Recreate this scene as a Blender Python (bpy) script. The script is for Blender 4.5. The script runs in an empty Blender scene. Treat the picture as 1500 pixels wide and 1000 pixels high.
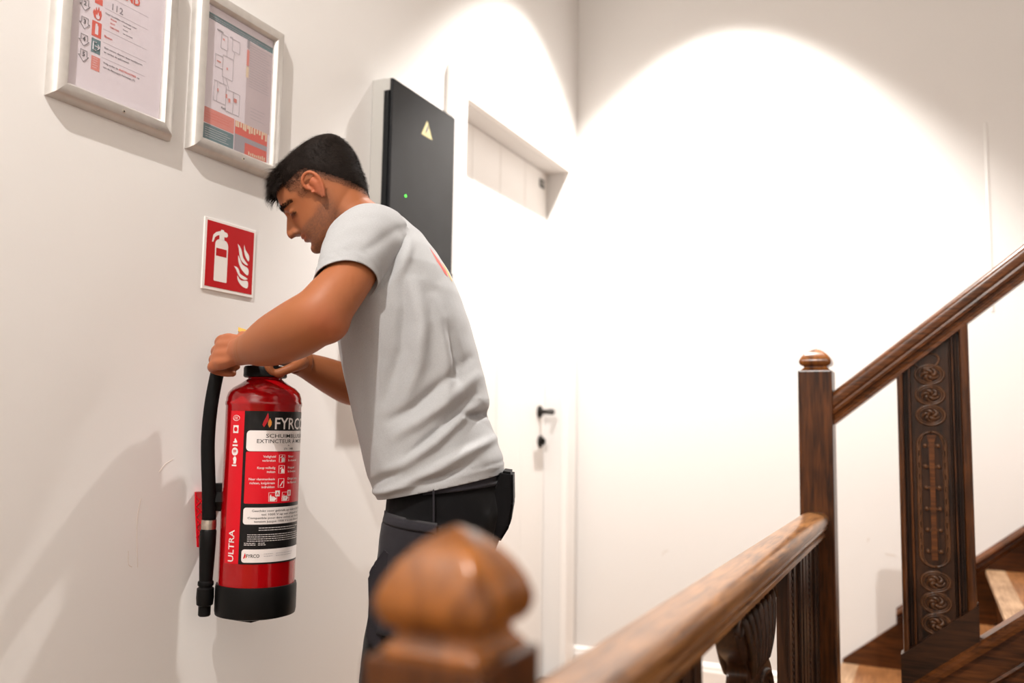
import bpy, bmesh, math, random
import numpy as np
from mathutils import Vector, Matrix
random.seed(7); np.random.seed(7)
S = bpy.context.scene
COL = S.collection
PI = math.pi

# ------------------------------------------------------------------ camera
cam_d = bpy.data.cameras.new('camera'); cam = bpy.data.objects.new('camera', cam_d)
COL.objects.link(cam); S.camera = cam
YAW, PITCH, ROLL = math.radians(-25.633), math.radians(5.505), math.radians(0.914)
fw = Vector((math.sin(YAW)*math.cos(PITCH), math.cos(YAW)*math.cos(PITCH), math.sin(PITCH)))
r0 = Vector((math.cos(YAW), -math.sin(YAW), 0)); u0 = r0.cross(fw)
cr, ur = r0*math.cos(ROLL)+u0*math.sin(ROLL), u0*math.cos(ROLL)-r0*math.sin(ROLL)
M = Matrix((cr, ur, -fw)).transposed().to_4x4(); M.translation = (1.42, 0, 1.055)
cam.matrix_world = M
cam_d.sensor_width = 36; cam_d.lens = 1280/1500*36
cam_d.clip_start = 0.02
cam_d.dof.use_dof = True; cam_d.dof.focus_distance = 1.78; cam_d.dof.aperture_fstop = 1.9

# ------------------------------------------------------------------ light
W = bpy.data.worlds.new('world'); S.world = W; W.use_nodes = True
W.node_tree.nodes['Background'].inputs[0].default_value = (0, 0, 0, 1)
W.node_tree.nodes['Background'].inputs[1].default_value = 0.0
def spot(name, loc, power, angle, blend, size=0.03, col=(1, .96, .915)):
    d = bpy.data.lights.new(name, 'SPOT'); d.energy = power; d.spot_size = math.radians(angle)
    d.spot_blend = blend; d.shadow_soft_size = size; d.color = col
    o = bpy.data.objects.new(name, d); COL.objects.link(o); o.location = loc
    return o
spot('ceiling_downlight_door_offscreen', (.66, 3.0, 3.45), 400, 84, .42, .03)
spot('ceiling_downlight_landing_offscreen', (.69, -.35, 3.45), 250, 150, .35, .02)
S.view_settings.view_transform = 'Standard'; S.view_settings.look = 'None'
S.view_settings.gamma = 1; S.view_settings.use_curve_mapping = False
S.view_settings.exposure = 0.36

# ------------------------------------------------------------------ materials
def mat(name, col, rough=.5, metal=0, coat=0, spec=.5, noise=None, bump=None, emit=None, sub=0):
    m = bpy.data.materials.new(name); m.use_nodes = True
    n = m.node_tree.nodes; l = m.node_tree.links; b = n['Principled BSDF']
    b.inputs['Base Color'].default_value = (*col, 1); b.inputs['Roughness'].default_value = rough
    b.inputs['Metallic'].default_value = metal; b.inputs['Coat Weight'].default_value = coat
    b.inputs['Specular IOR Level'].default_value = spec
    if sub: b.inputs['Subsurface Weight'].default_value = sub; b.inputs['Subsurface Radius'].default_value = (.012, .005, .003); b.inputs['Subsurface Scale'].default_value = .5
    if emit: b.inputs['Emission Color'].default_value = (*emit[0], 1); b.inputs['Emission Strength'].default_value = emit[1]
    tc = n.new('ShaderNodeTexCoord')
    if noise:   # (scale, amount, detail)
        t = n.new('ShaderNodeTexNoise'); t.inputs['Scale'].default_value = noise[0]; t.inputs['Detail'].default_value = 6
        l.new(tc.outputs['Object'], t.inputs['Vector'])
        r = n.new('ShaderNodeValToRGB'); a = noise[1]
        r.color_ramp.elements[0].color = (*[max(0, c*(1-a)) for c in col], 1); r.color_ramp.elements[1].color = (*[min(1, c*(1+a)) for c in col], 1)
        r.color_ramp.elements[0].position = .3; r.color_ramp.elements[1].position = .7
        l.new(t.outputs['Fac'], r.inputs['Fac']); l.new(r.outputs['Color'], b.inputs['Base Color'])
    if bump:    # (scale, strength, distance)
        t = n.new('ShaderNodeTexNoise'); t.inputs['Scale'].default_value = bump[0]; t.inputs['Detail'].default_value = 4
        l.new(tc.outputs['Object'], t.inputs['Vector'])
        bp = n.new('ShaderNodeBump'); bp.inputs['Strength'].default_value = bump[1]; bp.inputs['Distance'].default_value = bump[2]
        l.new(t.outputs['Fac'], bp.inputs['Height']); l.new(bp.outputs['Normal'], b.inputs['Normal'])
    return m
def wood(name, axis, dark, light, rough=.32, coat=.35, stretch=14, scale=9):
    m = bpy.data.materials.new(name); m.use_nodes = True
    n = m.node_tree.nodes; l = m.node_tree.links; b = n['Principled BSDF']
    b.inputs['Roughness'].default_value = rough; b.inputs['Coat Weight'].default_value = coat*.45; b.inputs['Coat Roughness'].default_value = .2; b.inputs['Specular IOR Level'].default_value = .22
    tc = n.new('ShaderNodeTexCoord'); mp = n.new('ShaderNodeMapping')
    sc = [stretch]*3; sc['xyz'.index(axis)] = 1.0
    mp.inputs['Scale'].default_value = sc
    l.new(tc.outputs['Object'], mp.inputs['Vector'])
    t = n.new('ShaderNodeTexNoise'); t.inputs['Scale'].default_value = scale; t.inputs['Detail'].default_value = 8; t.inputs['Distortion'].default_value = .6
    l.new(mp.outputs['Vector'], t.inputs['Vector'])
    t2 = n.new('ShaderNodeTexNoise'); t2.inputs['Scale'].default_value = 7; t2.inputs['Detail'].default_value = 3
    l.new(tc.outputs['Object'], t2.inputs['Vector'])
    ad = n.new('ShaderNodeMath'); ad.operation = 'MULTIPLY_ADD'; ad.inputs[1].default_value = .6; 
    l.new(t2.outputs['Fac'], ad.inputs[0]); l.new(t.outputs['Fac'], ad.inputs[2])
    r = n.new('ShaderNodeValToRGB'); r.color_ramp.elements[0].position = .55; r.color_ramp.elements[1].position = 1.0
    r.color_ramp.elements[0].color = (*dark, 1); r.color_ramp.elements[1].color = (*light, 1)
    l.new(ad.outputs[0], r.inputs['Fac']); l.new(r.outputs['Color'], b.inputs['Base Color'])
    bp = n.new('ShaderNodeBump'); bp.inputs['Strength'].default_value = .25; bp.inputs['Distance'].default_value = .0008
    l.new(t.outputs['Fac'], bp.inputs['Height']); l.new(bp.outputs['Normal'], b.inputs['Normal'])
    return m
def scuffed_wall():
    m = mat('wall_paint', (.77, .75, .73), .62, bump=(160, .12, .0008), spec=.3)
    return m
MT = {}
MT['wall'] = scuffed_wall()
MT['ceiling'] = mat('ceiling_paint', (.82, .79, .75), .8)
MT['trim'] = mat('white_gloss_paint', (.86, .83, .80), .38, spec=.4)
MT['door'] = mat('white_door_paint', (.85, .82, .79), .42, spec=.4)
MT['alu'] = mat('brushed_aluminium', (.56, .53, .50), .42, metal=.55, noise=(40, .06))
MT['paper'] = mat('poster_paper', (.80, .75, .77), .5)
MT['paper_grey'] = mat('poster_grey_panel', (.58, .50, .50), .5)
MT['ink'] = mat('poster_ink', (.10, .10, .11), .6)
MT['ink_soft'] = mat('poster_soft_ink', (.38, .36, .38), .6)
MT['ink_red'] = mat('poster_red', (.72, .12, .08), .6)
MT['ink_coral'] = mat('poster_coral', (.74, .27, .22), .6)
MT['ink_teal'] = mat('poster_teal', (.13, .23, .24), .6)
MT['ink_cream'] = mat('poster_cream', (.80, .66, .45), .6)
MT['sign_red'] = mat('sign_red', (.46, .001, .004), .45, spec=.2)
MT['sign_white'] = mat('sign_white', (.80, .76, .73), .4)
MT['ext_red'] = mat('extinguisher_red', (.36, .0015, .004), .14, coat=.35, spec=.4)
MT['ext_red_print'] = mat('extinguisher_print_red', (.62, .002, .012), .30, spec=.3, coat=.15)
MT['print_black'] = mat('print_black', (.010, .009, .009), .32, spec=.2)
MT['print_white'] = mat('print_white', (.78, .72, .70), .3, coat=.4)
MT['print_orange'] = mat('print_orange', (.85, .30, .02), .3)
MT['black_plastic'] = mat('black_plastic', (.005, .005, .005), .40, spec=.16)
MT['black_rubber'] = mat('black_rubber', (.005, .005, .005), .6, spec=.12, bump=(300, .2, .0006))
MT['steel'] = mat('steel_ferrule', (.62, .56, .48), .3, metal=1, noise=(120, .2))
MT['yellow_tag'] = mat('yellow_plastic', (.80, .50, .10), .5)
MT['cab_grey'] = mat('cabinet_grey_body', (.40, .385, .36), .5)
MT['cab_door'] = mat('smoked_cabinet_door', (.007, .0075, .009), .28, spec=.2, noise=(9, .4))
MT['cab_edge'] = mat('cabinet_dark_edge', (.006, .007, .008), .4, spec=.25)
MT['warn'] = mat('warning_sticker_yellow', (.62, .55, .28), .5)
MT['led'] = mat('green_led', (.05, .5, .05), .4, emit=((.08, 1, .05), 2.5))
MT['iron'] = mat('dark_iron', (.02, .018, .016), .38, metal=.6)
DK, LT = (.014, .0048, .0018), (.115, .036, .0085)
for ax in 'xyz':
    MT['wood_'+ax] = wood('stained_oak_'+ax, ax, DK, LT)
    MT['dark_'+ax] = wood('dark_carved_oak_'+ax, ax, (.006, .003, .0018), (.050, .019, .0075), .36, .25)
MT['rail_y'] = wood('worn_rail_oak', 'y', (.08, .030, .009), (.34, .15, .05), .30, .5)
MT['rail_x'] = wood('stained_rail_oak', 'x', (.022, .007, .0022), (.15, .047, .011), .30, .4)
MT['tread'] = wood('worn_tread_oak', 'y', (.12, .045, .014), (.33, .14, .05), .4, .2)
MT['tread_worn'] = wood('bare_nosing_oak', 'y', (.22, .12, .06), (.46, .29, .17), .45, .1)
MT['knob'] = wood('polished_knob_oak', 'z', (.045, .012, .003), (.33, .11, .020), .24, .5, stretch=4)
MT['floor'] = wood('floor_oak', 'y', (.20, .10, .045), (.42, .25, .13), .4, .2)
MT['grey_step'] = mat('grey_threshold', (.12, .11, .105), .5)
def glass_sheet():
    m = bpy.data.materials.new('clear_cover_sheet'); m.use_nodes = True
    n = m.node_tree.nodes; l = m.node_tree.links; n.remove(n['Principled BSDF'])
    t = n.new('ShaderNodeBsdfTransparent'); t.inputs[0].default_value = (.97, .96, .97, 1)
    g = n.new('ShaderNodeBsdfGlossy'); g.inputs['Roughness'].default_value = .12
    x = n.new('ShaderNodeMixShader'); x.inputs[0].default_value = .06
    l.new(t.outputs[0], x.inputs[1]); l.new(g.outputs[0], x.inputs[2]); l.new(x.outputs[0], n['Material Output'].inputs[0])
    return m
MT['sheet'] = glass_sheet()

# ------------------------------------------------------------------ helpers
def obj(name, bm, m, parent=None, smooth=False, label=None, cat=None, group=None, kind=None):
    if isinstance(bm, bmesh.types.BMesh):
        bmesh.ops.recalc_face_normals(bm, faces=bm.faces[:])
        me = bpy.data.meshes.new(name); bm.to_mesh(me); bm.free()
    else: me = bm
    o = bpy.data.objects.new(name, me); COL.objects.link(o)
    if m is not None:
        me.materials.clear(); me.materials.append(MT[m] if isinstance(m, str) else m)
    if smooth:
        me.polygons.foreach_set('use_smooth', [True]*len(me.polygons))
        if smooth == 'auto':
            me.set_sharp_from_angle(angle=math.radians(38))
    if parent:
        o.parent = parent; o.matrix_parent_inverse = PW(parent).inverted()
    if label: o['label'] = label
    if cat: o['category'] = cat
    if group: o['group'] = group
    if kind: o['kind'] = kind
    return o
def PW(o):
    return (PW(o.parent) @ o.matrix_parent_inverse if o.parent else Matrix()) @ o.matrix_basis
def thing(name, loc, label, cat, group=None):
    o = bpy.data.objects.new(name, None); COL.objects.link(o); o.location = loc; o.empty_display_size = .05
    o['label'] = label; o['category'] = cat
    if group: o['group'] = group
    return o
def B(): return bmesh.new()
def box(bm, x0, x1, y0, y1, z0, z1, bev=0, seg=2):
    r = bmesh.ops.create_cube(bm, size=1); vs = r['verts']
    bmesh.ops.scale(bm, vec=(x1-x0, y1-y0, z1-z0), verts=vs)
    bmesh.ops.translate(bm, vec=((x0+x1)/2, (y0+y1)/2, (z0+z1)/2), verts=vs)
    if bev:
        es = list({e for v in vs for e in v.link_edges})
        bmesh.ops.bevel(bm, geom=es, offset=bev, segments=seg, affect='EDGES', profile=.6)
    return bm
def loft(bm, rings, cap=True, closed=True):
    R = [[bm.verts.new(p) for p in ring] for ring in rings]
    n = len(R[0])
    for a, b in zip(R, R[1:]):
        for i in range(n if closed else n-1):
            j = (i+1) % n
            bm.faces.new((a[i], a[j], b[j], b[i]))
    if cap:
        bm.faces.new(R[0][::-1]); bm.faces.new(R[-1])
    return R
def lathe(bm, prof, c, seg=40, cap=True):
    rings = [[(c[0]+r*math.cos(2*PI*i/seg), c[1]+r*math.sin(2*PI*i/seg), z) for i in range(seg)] for r, z in prof]
    loft(bm, rings, cap); return bm
def tube(bm, pts, rad, seg=12, cap=True, closed=False, flat=None):
    pts = [Vector(p) for p in pts]; n = len(pts)
    rad = [float(x) for x in rad] if hasattr(rad, '__len__') else [float(rad)]*n
    rings = []; up = None
    for i, p in enumerate(pts):
        if closed: t = pts[(i+1) % n]-pts[i-1]
        else: t = pts[min(i+1, n-1)]-pts[max(i-1, 0)]
        t.normalize()
        if up is None:
            up = Vector((0, 0, 1)) if abs(t.z) < .9 else Vector((1, 0, 0))
        a = up - t*up.dot(t)
        if a.length < 1e-6: a = t.orthogonal()
        a.normalize(); b = t.cross(a); up = a
        rings.append([p+rad[i]*(math.cos(2*PI*k/seg)*a+math.sin(2*PI*k/seg)*b) for k in range(seg)])
    if closed: rings.append(rings[0]); 
    if closed:
        R = [[bm.verts.new(q) for q in ring] for ring in rings[:-1]]
        for i in range(n):
            A, C = R[i], R[(i+1) % n]
            for k in range(seg): bm.faces.new((A[k], A[(k+1) % seg], C[(k+1) % seg], C[k]))
    else: loft(bm, rings, cap)
    return bm
def prism(bm, poly, f0, f1):
    """poly: list of 2D points; f0/f1 map a 2D point to 3D at the two ends"""
    loft(bm, [[f0(p) for p in poly], [f1(p) for p in poly]]); return bm
def catmull(pts, n=8):
    P_ = [np.array(p, float) for p in pts]; P_ = [2*P_[0]-P_[1]]+P_+[2*P_[-1]-P_[-2]]
    out = []
    for i in range(1, len(P_)-2):
        for k in range(n):
            t = k/n; a, b, c, d = P_[i-1:i+3]
            out.append(.5*((2*b)+(-a+c)*t+(2*a-5*b+4*c-d)*t*t+(-a+3*b-3*c+d)*t**3))
    out.append(P_[-2]); return out
def text_mesh(s, bold=0.0, res=2):
    c = bpy.data.curves.new('lettering', 'FONT'); c.body = s; c.offset = bold; c.resolution_u = res
    o = bpy.data.objects.new('lettering', c); COL.objects.link(o)
    dg = bpy.context.evaluated_depsgraph_get(); dg.update()
    me = bpy.data.meshes.new_from_object(o.evaluated_get(dg))
    bpy.data.objects.remove(o); bpy.data.curves.remove(c)
    return me
def lettering(items, place, name, m, parent, dens=None):
    """items: (text, u, v, height, width or None, bold, anchor, rot) joined as one flat print layer; place maps (u, v) to 3D"""
    bm = B()
    for it in items:
        s, u, v, h, w, bold, anc = it[:7]; rot = it[7] if len(it) > 7 else 0
        me = text_mesh(s, bold); co = np.array([p.co[:2] for p in me.vertices])
        cap = .70
        sy = h/cap; wid = co[:, 0].max()-co[:, 0].min()
        sx = w/wid if w else sy
        x = (co[:, 0]-co[:, 0].min())*sx; y = co[:, 1]*sy
        tot = wid*sx
        x = x-{'l': 0, 'c': tot/2, 'r': tot}[anc]
        if rot: x, y = -y, x
        vs = [bm.verts.new(place(u+a, v+b)) for a, b in zip(x, y)]
        for p in me.polygons:
            try: bm.faces.new([vs[i] for i in p.vertices])
            except ValueError: pass
        bpy.data.meshes.remove(me)
    return obj(name, bm, m, parent)
def flat_rects(rects, place, name, m, parent, th=None, nu=1):
    bm = B()
    for (a0, a1, b0, b1) in rects:
        for k in range(nu):
            p, q = a0+(a1-a0)*k/nu, a0+(a1-a0)*(k+1)/nu
            bm.faces.new([bm.verts.new(place(*c)) for c in ((p, b0), (q, b0), (q, b1), (p, b1))])
    return obj(name, bm, m, parent)
def flat_polys(polys, place, name, m, parent):
    bm = B()
    for P_ in polys:
        f = bm.faces.new([bm.verts.new(place(*c)) for c in P_])
    bmesh.ops.triangulate(bm, faces=bm.faces[:])
    return obj(name, bm, m, parent)
def textrows(u0, u1, v0, v1, step, h, fill=.9):
    """rows of word-like dashes for print too small to read"""
    out = []; v = v0
    while v > v1:
        u = u0; end = u0+(u1-u0)*random.uniform(.72, 1)
        while u < end:
            w = random.uniform(.0015, .006)*(h/.0012)
            out.append((u, min(u+w, end), v-h, v)); u += w+h*.9
        v -= step
    return out

# ------------------------------------------------------------------ setting
YB = 3.612; ZC = 3.5; XR = 2.7; YF = -1.3; ZL = -.55
bm = B(); box(bm, -.25, 0, YF, 2.53, ZL, ZC); box(bm, -.25, 0, 3.463, YB+.2, ZL, ZC); box(bm, -.25, 0, 2.53, 3.463, 2.16, ZC); box(bm, -.25, -.13, 2.53, 3.463, ZL, 2.16); box(bm, -.13, 0, 2.53, 3.463, ZL, 0)
wl = obj('wall_left', bm, 'wall', kind='structure')
bm = B()   # faint scuff marks on the paint below the sign
for pts in ([(1.31, .95), (1.325, .965), (1.345, .975)], [(1.268, .90), (1.262, .86), (1.266, .80), (1.270, .765)], [(1.245, .80), (1.247, .775), (1.256, .768)]):
    tube(bm, catmull([(0.0, y, z) for y, z in pts], 4), .0006, 4)
MT['scuff'] = mat('scuff_mark', (.58, .50, .43), .8)
obj('scuff_mark', bm, 'scuff', wl)
wb = obj('wall_back', box(B(), -.25, XR+.2, YB, YB+.2, ZL, ZC), 'wall', kind='structure')
bm = B()
for pts in ([(.395, .53), (.405, .545), (.42, .55)], [(1.19, .64), (1.195, .655)], [(1.25, .60), (1.285, .597)], [(1.35, 1.62), (1.355, 1.63)]):
    tube(bm, [(x, YB, z) for x, z in pts], .0012, 4)
obj('scuff_mark', bm, 'scuff', wb)
obj('wall_right', box(B(), XR, XR+.2, YF, YB, ZL, ZC), 'wall', kind='structure')
obj('wall_front', box(B(), -.25, XR+.2, YF-.2, YF, ZL, ZC), 'wall', kind='structure')
obj('ceiling', box(B(), -.25, XR+.2, YF-.2, YB+.2, ZC, ZC+.1), 'ceiling', kind='structure')
fl = obj('floor', box(B(), 0, 1.165, YF, YB, -.2, -.02), 'floor', kind='structure')
me = None
for k in range(9):
    if me is None:
        o = obj('floor_board', box(B(), 0, .127, YF, YB, -.02, 0, .0015, 1), 'floor', fl); me = o.data
    else:
        o = obj('floor_board', me, 'floor', fl); o.location.x += .1295*k
obj('trim_1', box(B(), 1.165, 1.19, YF, 2.52, -.26, .03, .006), 'wood_y', kind='structure')
obj('floor_lower', box(B(), -.25, XR+.2, YF-.2, YB+.2, ZL-.1, ZL), 'floor', kind='structure')
def skirting(name, prof, f0, f1):
    bm = B(); prism(bm, prof, f0, f1); return obj(name, bm, 'trim', kind='structure')
SK = [(0, 0), (.016, 0), (.016, .088), (.012, .097), (.012, .106), (.006, .116), (0, .121)]
skirting('baseboard_back', SK, lambda p: (0, YB-p[0], p[1]), lambda p: (1.0, YB-p[0], p[1]))
skirting('baseboard_left', SK, lambda p: (p[0], YF, p[1]), lambda p: (p[0], 2.43, p[1]))
# corner bead painted with the wall on the far right of the back wall
bm = B(); lathe(bm, [(.009, 1.5), (.009, 2.2), (.0075, 2.21)], (1.632, YB+.0065), 24); obj('trim_2', bm, 'wall', smooth='auto', kind='structure')
# architrave
bm = B(); box(bm, -.002, .026, 2.43, 2.528, 0, 2.255, .003); box(bm, -.002, .026, 3.465, 3.56, 0, 2.255, .003); box(bm, -.002, .0255, 2.432, 3.558, 2.162, 2.253, .003)
obj('trim_3', bm, 'trim', kind='structure')
# door
dr = bpy.data.objects.new('door_1', None); COL.objects.link(dr); dr.location = (-.1, 3.0, 0); dr['kind'] = 'structure'
pw = (3.461-2.532)/4
for k in range(4):
    obj('door_plank', box(B(), -.122, -.08, 2.532+pw*k+.0008, 2.532+pw*(k+1)-.0008, .012, 2.158, .0022, 1), 'door', dr)
bm = B(); R = []
def lathe_x(prof, y, z, seg=24):
    bm = B(); loft(bm, [[(x, y+r*math.cos(2*PI*i/seg), z+r*math.sin(2*PI*i/seg)) for i in range(seg)] for r, x in prof]); return bm
hd = obj('door_handle', lathe_x([(.026, -.081), (.026, -.074), (.022, -.070), (.011, -.068), (.010, -.050), (.012, -.035), (.0125, -.018), (.009, -.012)], 3.405, 1.116), 'iron', dr, smooth='auto')
lk = obj('lock_rose', lathe_x([(.026, -.081), (.026, -.075), (.022, -.070), (.006, -.069)], 3.415, .991), 'iron', dr, smooth='auto')
obj('thumb_turn', box(B(), -.07, -.055, 3.411, 3.419, .978, 1.004, .002), 'iron', lk)
obj('lever', box(B(), -.031, -.010, 3.325, 3.412, 1.110, 1.122, .003), 'iron', hd)
pl = obj('number_plate', box(B(), -.081, -.077, 3.375, 3.425, 2.085, 2.122, .0008, 1), 'cab_edge', dr)
flat_rects([(3.380+.015*i, 3.391+.015*i, 2.093, 2.113) for i in range(3)], lambda a, b: (-.0765, a, b), 'plate_mark', 'cab_grey', pl)
bm = B(); tube(bm, [(-.081, 3.0, 1.584), (-.062, 3.0, 1.582), (-.052, 3.0, 1.572), (-.054, 3.0, 1.560), (-.064, 3.0, 1.560)], .003, 8)
obj('coat_hook', bm, 'trim', dr, smooth=True)
obj('threshold', box(B(), -.13, .05, 2.535, 3.46, -.02, .012, .002), 'grey_step', dr)

# ------------------------------------------------------------------ stairs
TN, RS, X1, YS0 = .2445, .191, 1.094, 2.625     # going, riser, first nosing, inner face of the outer string
SL = RS/TN
st = thing('staircase', (1.9, 3.1, 0), 'dark stained oak staircase rising along the white wall from the landing', 'staircase')
NT = 6
for k in range(NT):
    x = X1+TN*k; z = RS*(k+1)
    tr = obj('tread', box(B(), x, x+TN+.028, YS0-.02, YB-.022, z-.032, z, .006), 'tread', st)
    obj('nosing_strip', box(B(), x-.004, x+.058, YS0-.01, YB-.026, z-.020, z+.0015, .005), 'tread_worn', tr)
    obj('riser', box(B(), x+.026, x+.046, YS0-.02, YB-.022, z-RS+.001, z-.030), 'wood_y', st)
def sloped(name, prof, xa, xb, ref, m, parent):
    """profile (y, dz) swept up the flight; ref(x) is the height line"""
    bm = B(); prism(bm, prof, lambda p: (xa, p[0], ref(xa)+p[1]), lambda p: (xb, p[0], ref(xb)+p[1])); return obj(name, bm, m, parent)
nose = lambda x: RS+(x-X1)*SL          # line through the nosings
XE = X1+TN*NT+.02
# wall string: plain lower board, moulded part above
sloped('wall_string', [(YB-.024, -.20), (YB-.0005, -.20), (YB-.0005, .012), (YB-.024, .012)], X1-.0, XE, nose, 'wood_x', st)
sloped('wall_string_moulding', [(YB-.022, .010), (YB-.0005, .010), (YB-.0005, .062), (YB-.010, .062), (YB-.016, .054), (YB-.034, .050), (YB-.038, .042), (YB-.034, .034), (YB-.024, .030), (YB-.026, .022), (YB-.030, .018), (YB-.028, .010)], X1+.19, XE, lambda x: nose(x)+.005, 'rail_x', st)
# outer string
st_line = lambda x: .412+SL*(x-1.363)
sloped('outer_string', [(2.575, -.30), (YS0, -.30), (YS0, -.012), (2.575, -.012)], 1.17, XE, st_line, 'wood_x', st)
sloped('string_cap', [(2.560, -.034), (YS0+.01, -.034), (YS0+.012, -.022), (YS0+.010, -.004), (YS0, 0), (2.566, 0), (2.556, -.008), (2.556, -.020)], 1.17, XE, st_line, 'rail_x', st)
sloped('string_moulding', [(2.566, -.128), (2.577, -.128), (2.577, -.112), (2.563, -.112), (2.560, -.120)], 1.17, XE, st_line, 'wood_x', st)
obj('under_stair_panel', prism(B(), [(1.2, ZL), (XE, ZL), (XE, st_line(XE)-.28), (1.2, st_line(1.2)-.28)], lambda p: (p[0], 2.59, p[1]), lambda p: (p[0], 2.61, p[1])), 'dark_x', st)

# ------------------------------------------------------------------ newels
def sq_ring(cx, cy, h, z, rnd=.35, n=8):
    """rounded square ring of half side h"""
    out = []; r = h*rnd
    for q in range(4):
        a0 = q*PI/2; ox, oy = [(1, 1), (-1, 1), (-1, -1), (1, -1)][q]
        for k in range(n):
            a = a0+PI/2*k/(n-1); out.append((cx+ox*(h-r)+r*math.cos(a), cy+oy*(h-r)+r*math.sin(a), z))
    return out
def newel(x0, x1, y0, y1, z0, zt, label, capm, kh):
    t = thing('newel_post', ((x0+x1)/2, (y0+y1)/2, z0), label, 'newel post')
    obj('post', box(B(), x0, x1, y0, y1, z0, zt, .0035), 'wood_z', t)
    cx, cy, h = (x0+x1)/2, (y0+y1)/2, (x1-x0)/2
    bm = B()
    prof = [(.84, -.004, .12), (.84, .003, .12), (.77, .006, .15), (.70, .010, .2), (.69, .0135, .2), (.74, .0155, .2), (.84, .0170, .2), (.92, .0215, .2), (.955, .0275, .18), (.94, .033, .18), (.86, .042, .2), (.71, .052, .22), (.50, .0615, .28), (.25, .069, .4), (.03, .073, .6)]
    loft(bm, [sq_ring(cx, cy, h*a, zt+dz*kh, rn) for a, dz, rn in prof])
    obj('cap', bm, capm, t, smooth='auto'); return t
newel(1.0855, 1.1755, 2.55, 2.64, 0, 1.222, 'tall square oak newel post with small knob cap at the foot of the stairs', 'knob', .87)
newel(1.0735, 1.1635, .50, .59, 0, .901, 'low oak newel post with broad polished knob cap at the end of the level balustrade', 'knob', 1.15)

# ------------------------------------------------------------------ level balustrade
bal = thing('balustrade', (1.125, 1.55, 0), 'level balustrade with worn oak handrail and carved dark panels between the newel posts', 'balustrade')
RP = [(-.026, -.064), (.026, -.064), (.026, -.056), (.020, -.052), (.022, -.046), (.030, -.044), (.033, -.038), (.031, -.033), (.036, -.029), (.0375, -.020), (.036, -.012), (.031, -.006), (.022, -.002), (.010, 0), (-.010, 0), (-.022, -.002), (-.031, -.006), (-.036, -.012), (-.0375, -.020), (-.036, -.029), (-.031, -.033), (-.033, -.038), (-.030, -.044), (-.022, -.046), (-.020, -.052), (-.026, -.056)]
bm = B(); prism(bm, RP, lambda p: (1.1245+p[0], .589, .832+p[1]), lambda p: (1.1245+p[0], 2.551, .832+p[1]))
obj('handrail', bm, 'rail_y', bal, smooth='auto')
bm = B(); prism(bm, [(-.022, 0), (.022, 0), (.022, .03), (.03, .04), (.03, .055), (-.03, .055), (-.03, .04), (-.022, .03)], lambda p: (1.1245+p[0], .589, .03+p[1]), lambda p: (1.1245+p[0], 2.551, .03+p[1]))
obj('bottom_rail', bm, 'wood_y', bal)
XF = 1.135
def flat_panel(y0, y1):
    p = obj('panel', box(B(), 1.108, XF-.006, y0, y1, .08, .77), 'dark_z', bal)
    w = y1-y0
    for a, b, d in ((0, .13, 0), (.17, .22, -.002), (.26, .34, .001), (.66, .74, .001), (.78, .83, -.002), (.87, 1, 0)):
        obj('moulding', box(B(), XF-.008, XF+d, y0+a*w, y0+b*w, .08, .77, .0025), 'dark_z', p)
    bm = B()
    for s in (.20, .70):
        for k in range(46):
            z = .10+k*.0145
            bmesh.ops.create_icosphere(bm, subdivisions=1, radius=.0055, matrix=Matrix.Translation((XF-.002, y0+s*w, z)) @ Matrix.Diagonal((.6, .9, 1, 1)))
    o = obj('bead_row', bm, 'dark_z', p, smooth=True); o['kind'] = 'stuff'
for a, b in ((.595, .88), (.90, 1.2), (1.985, 2.255), (2.27, 2.54)): flat_panel(a, b)
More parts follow.
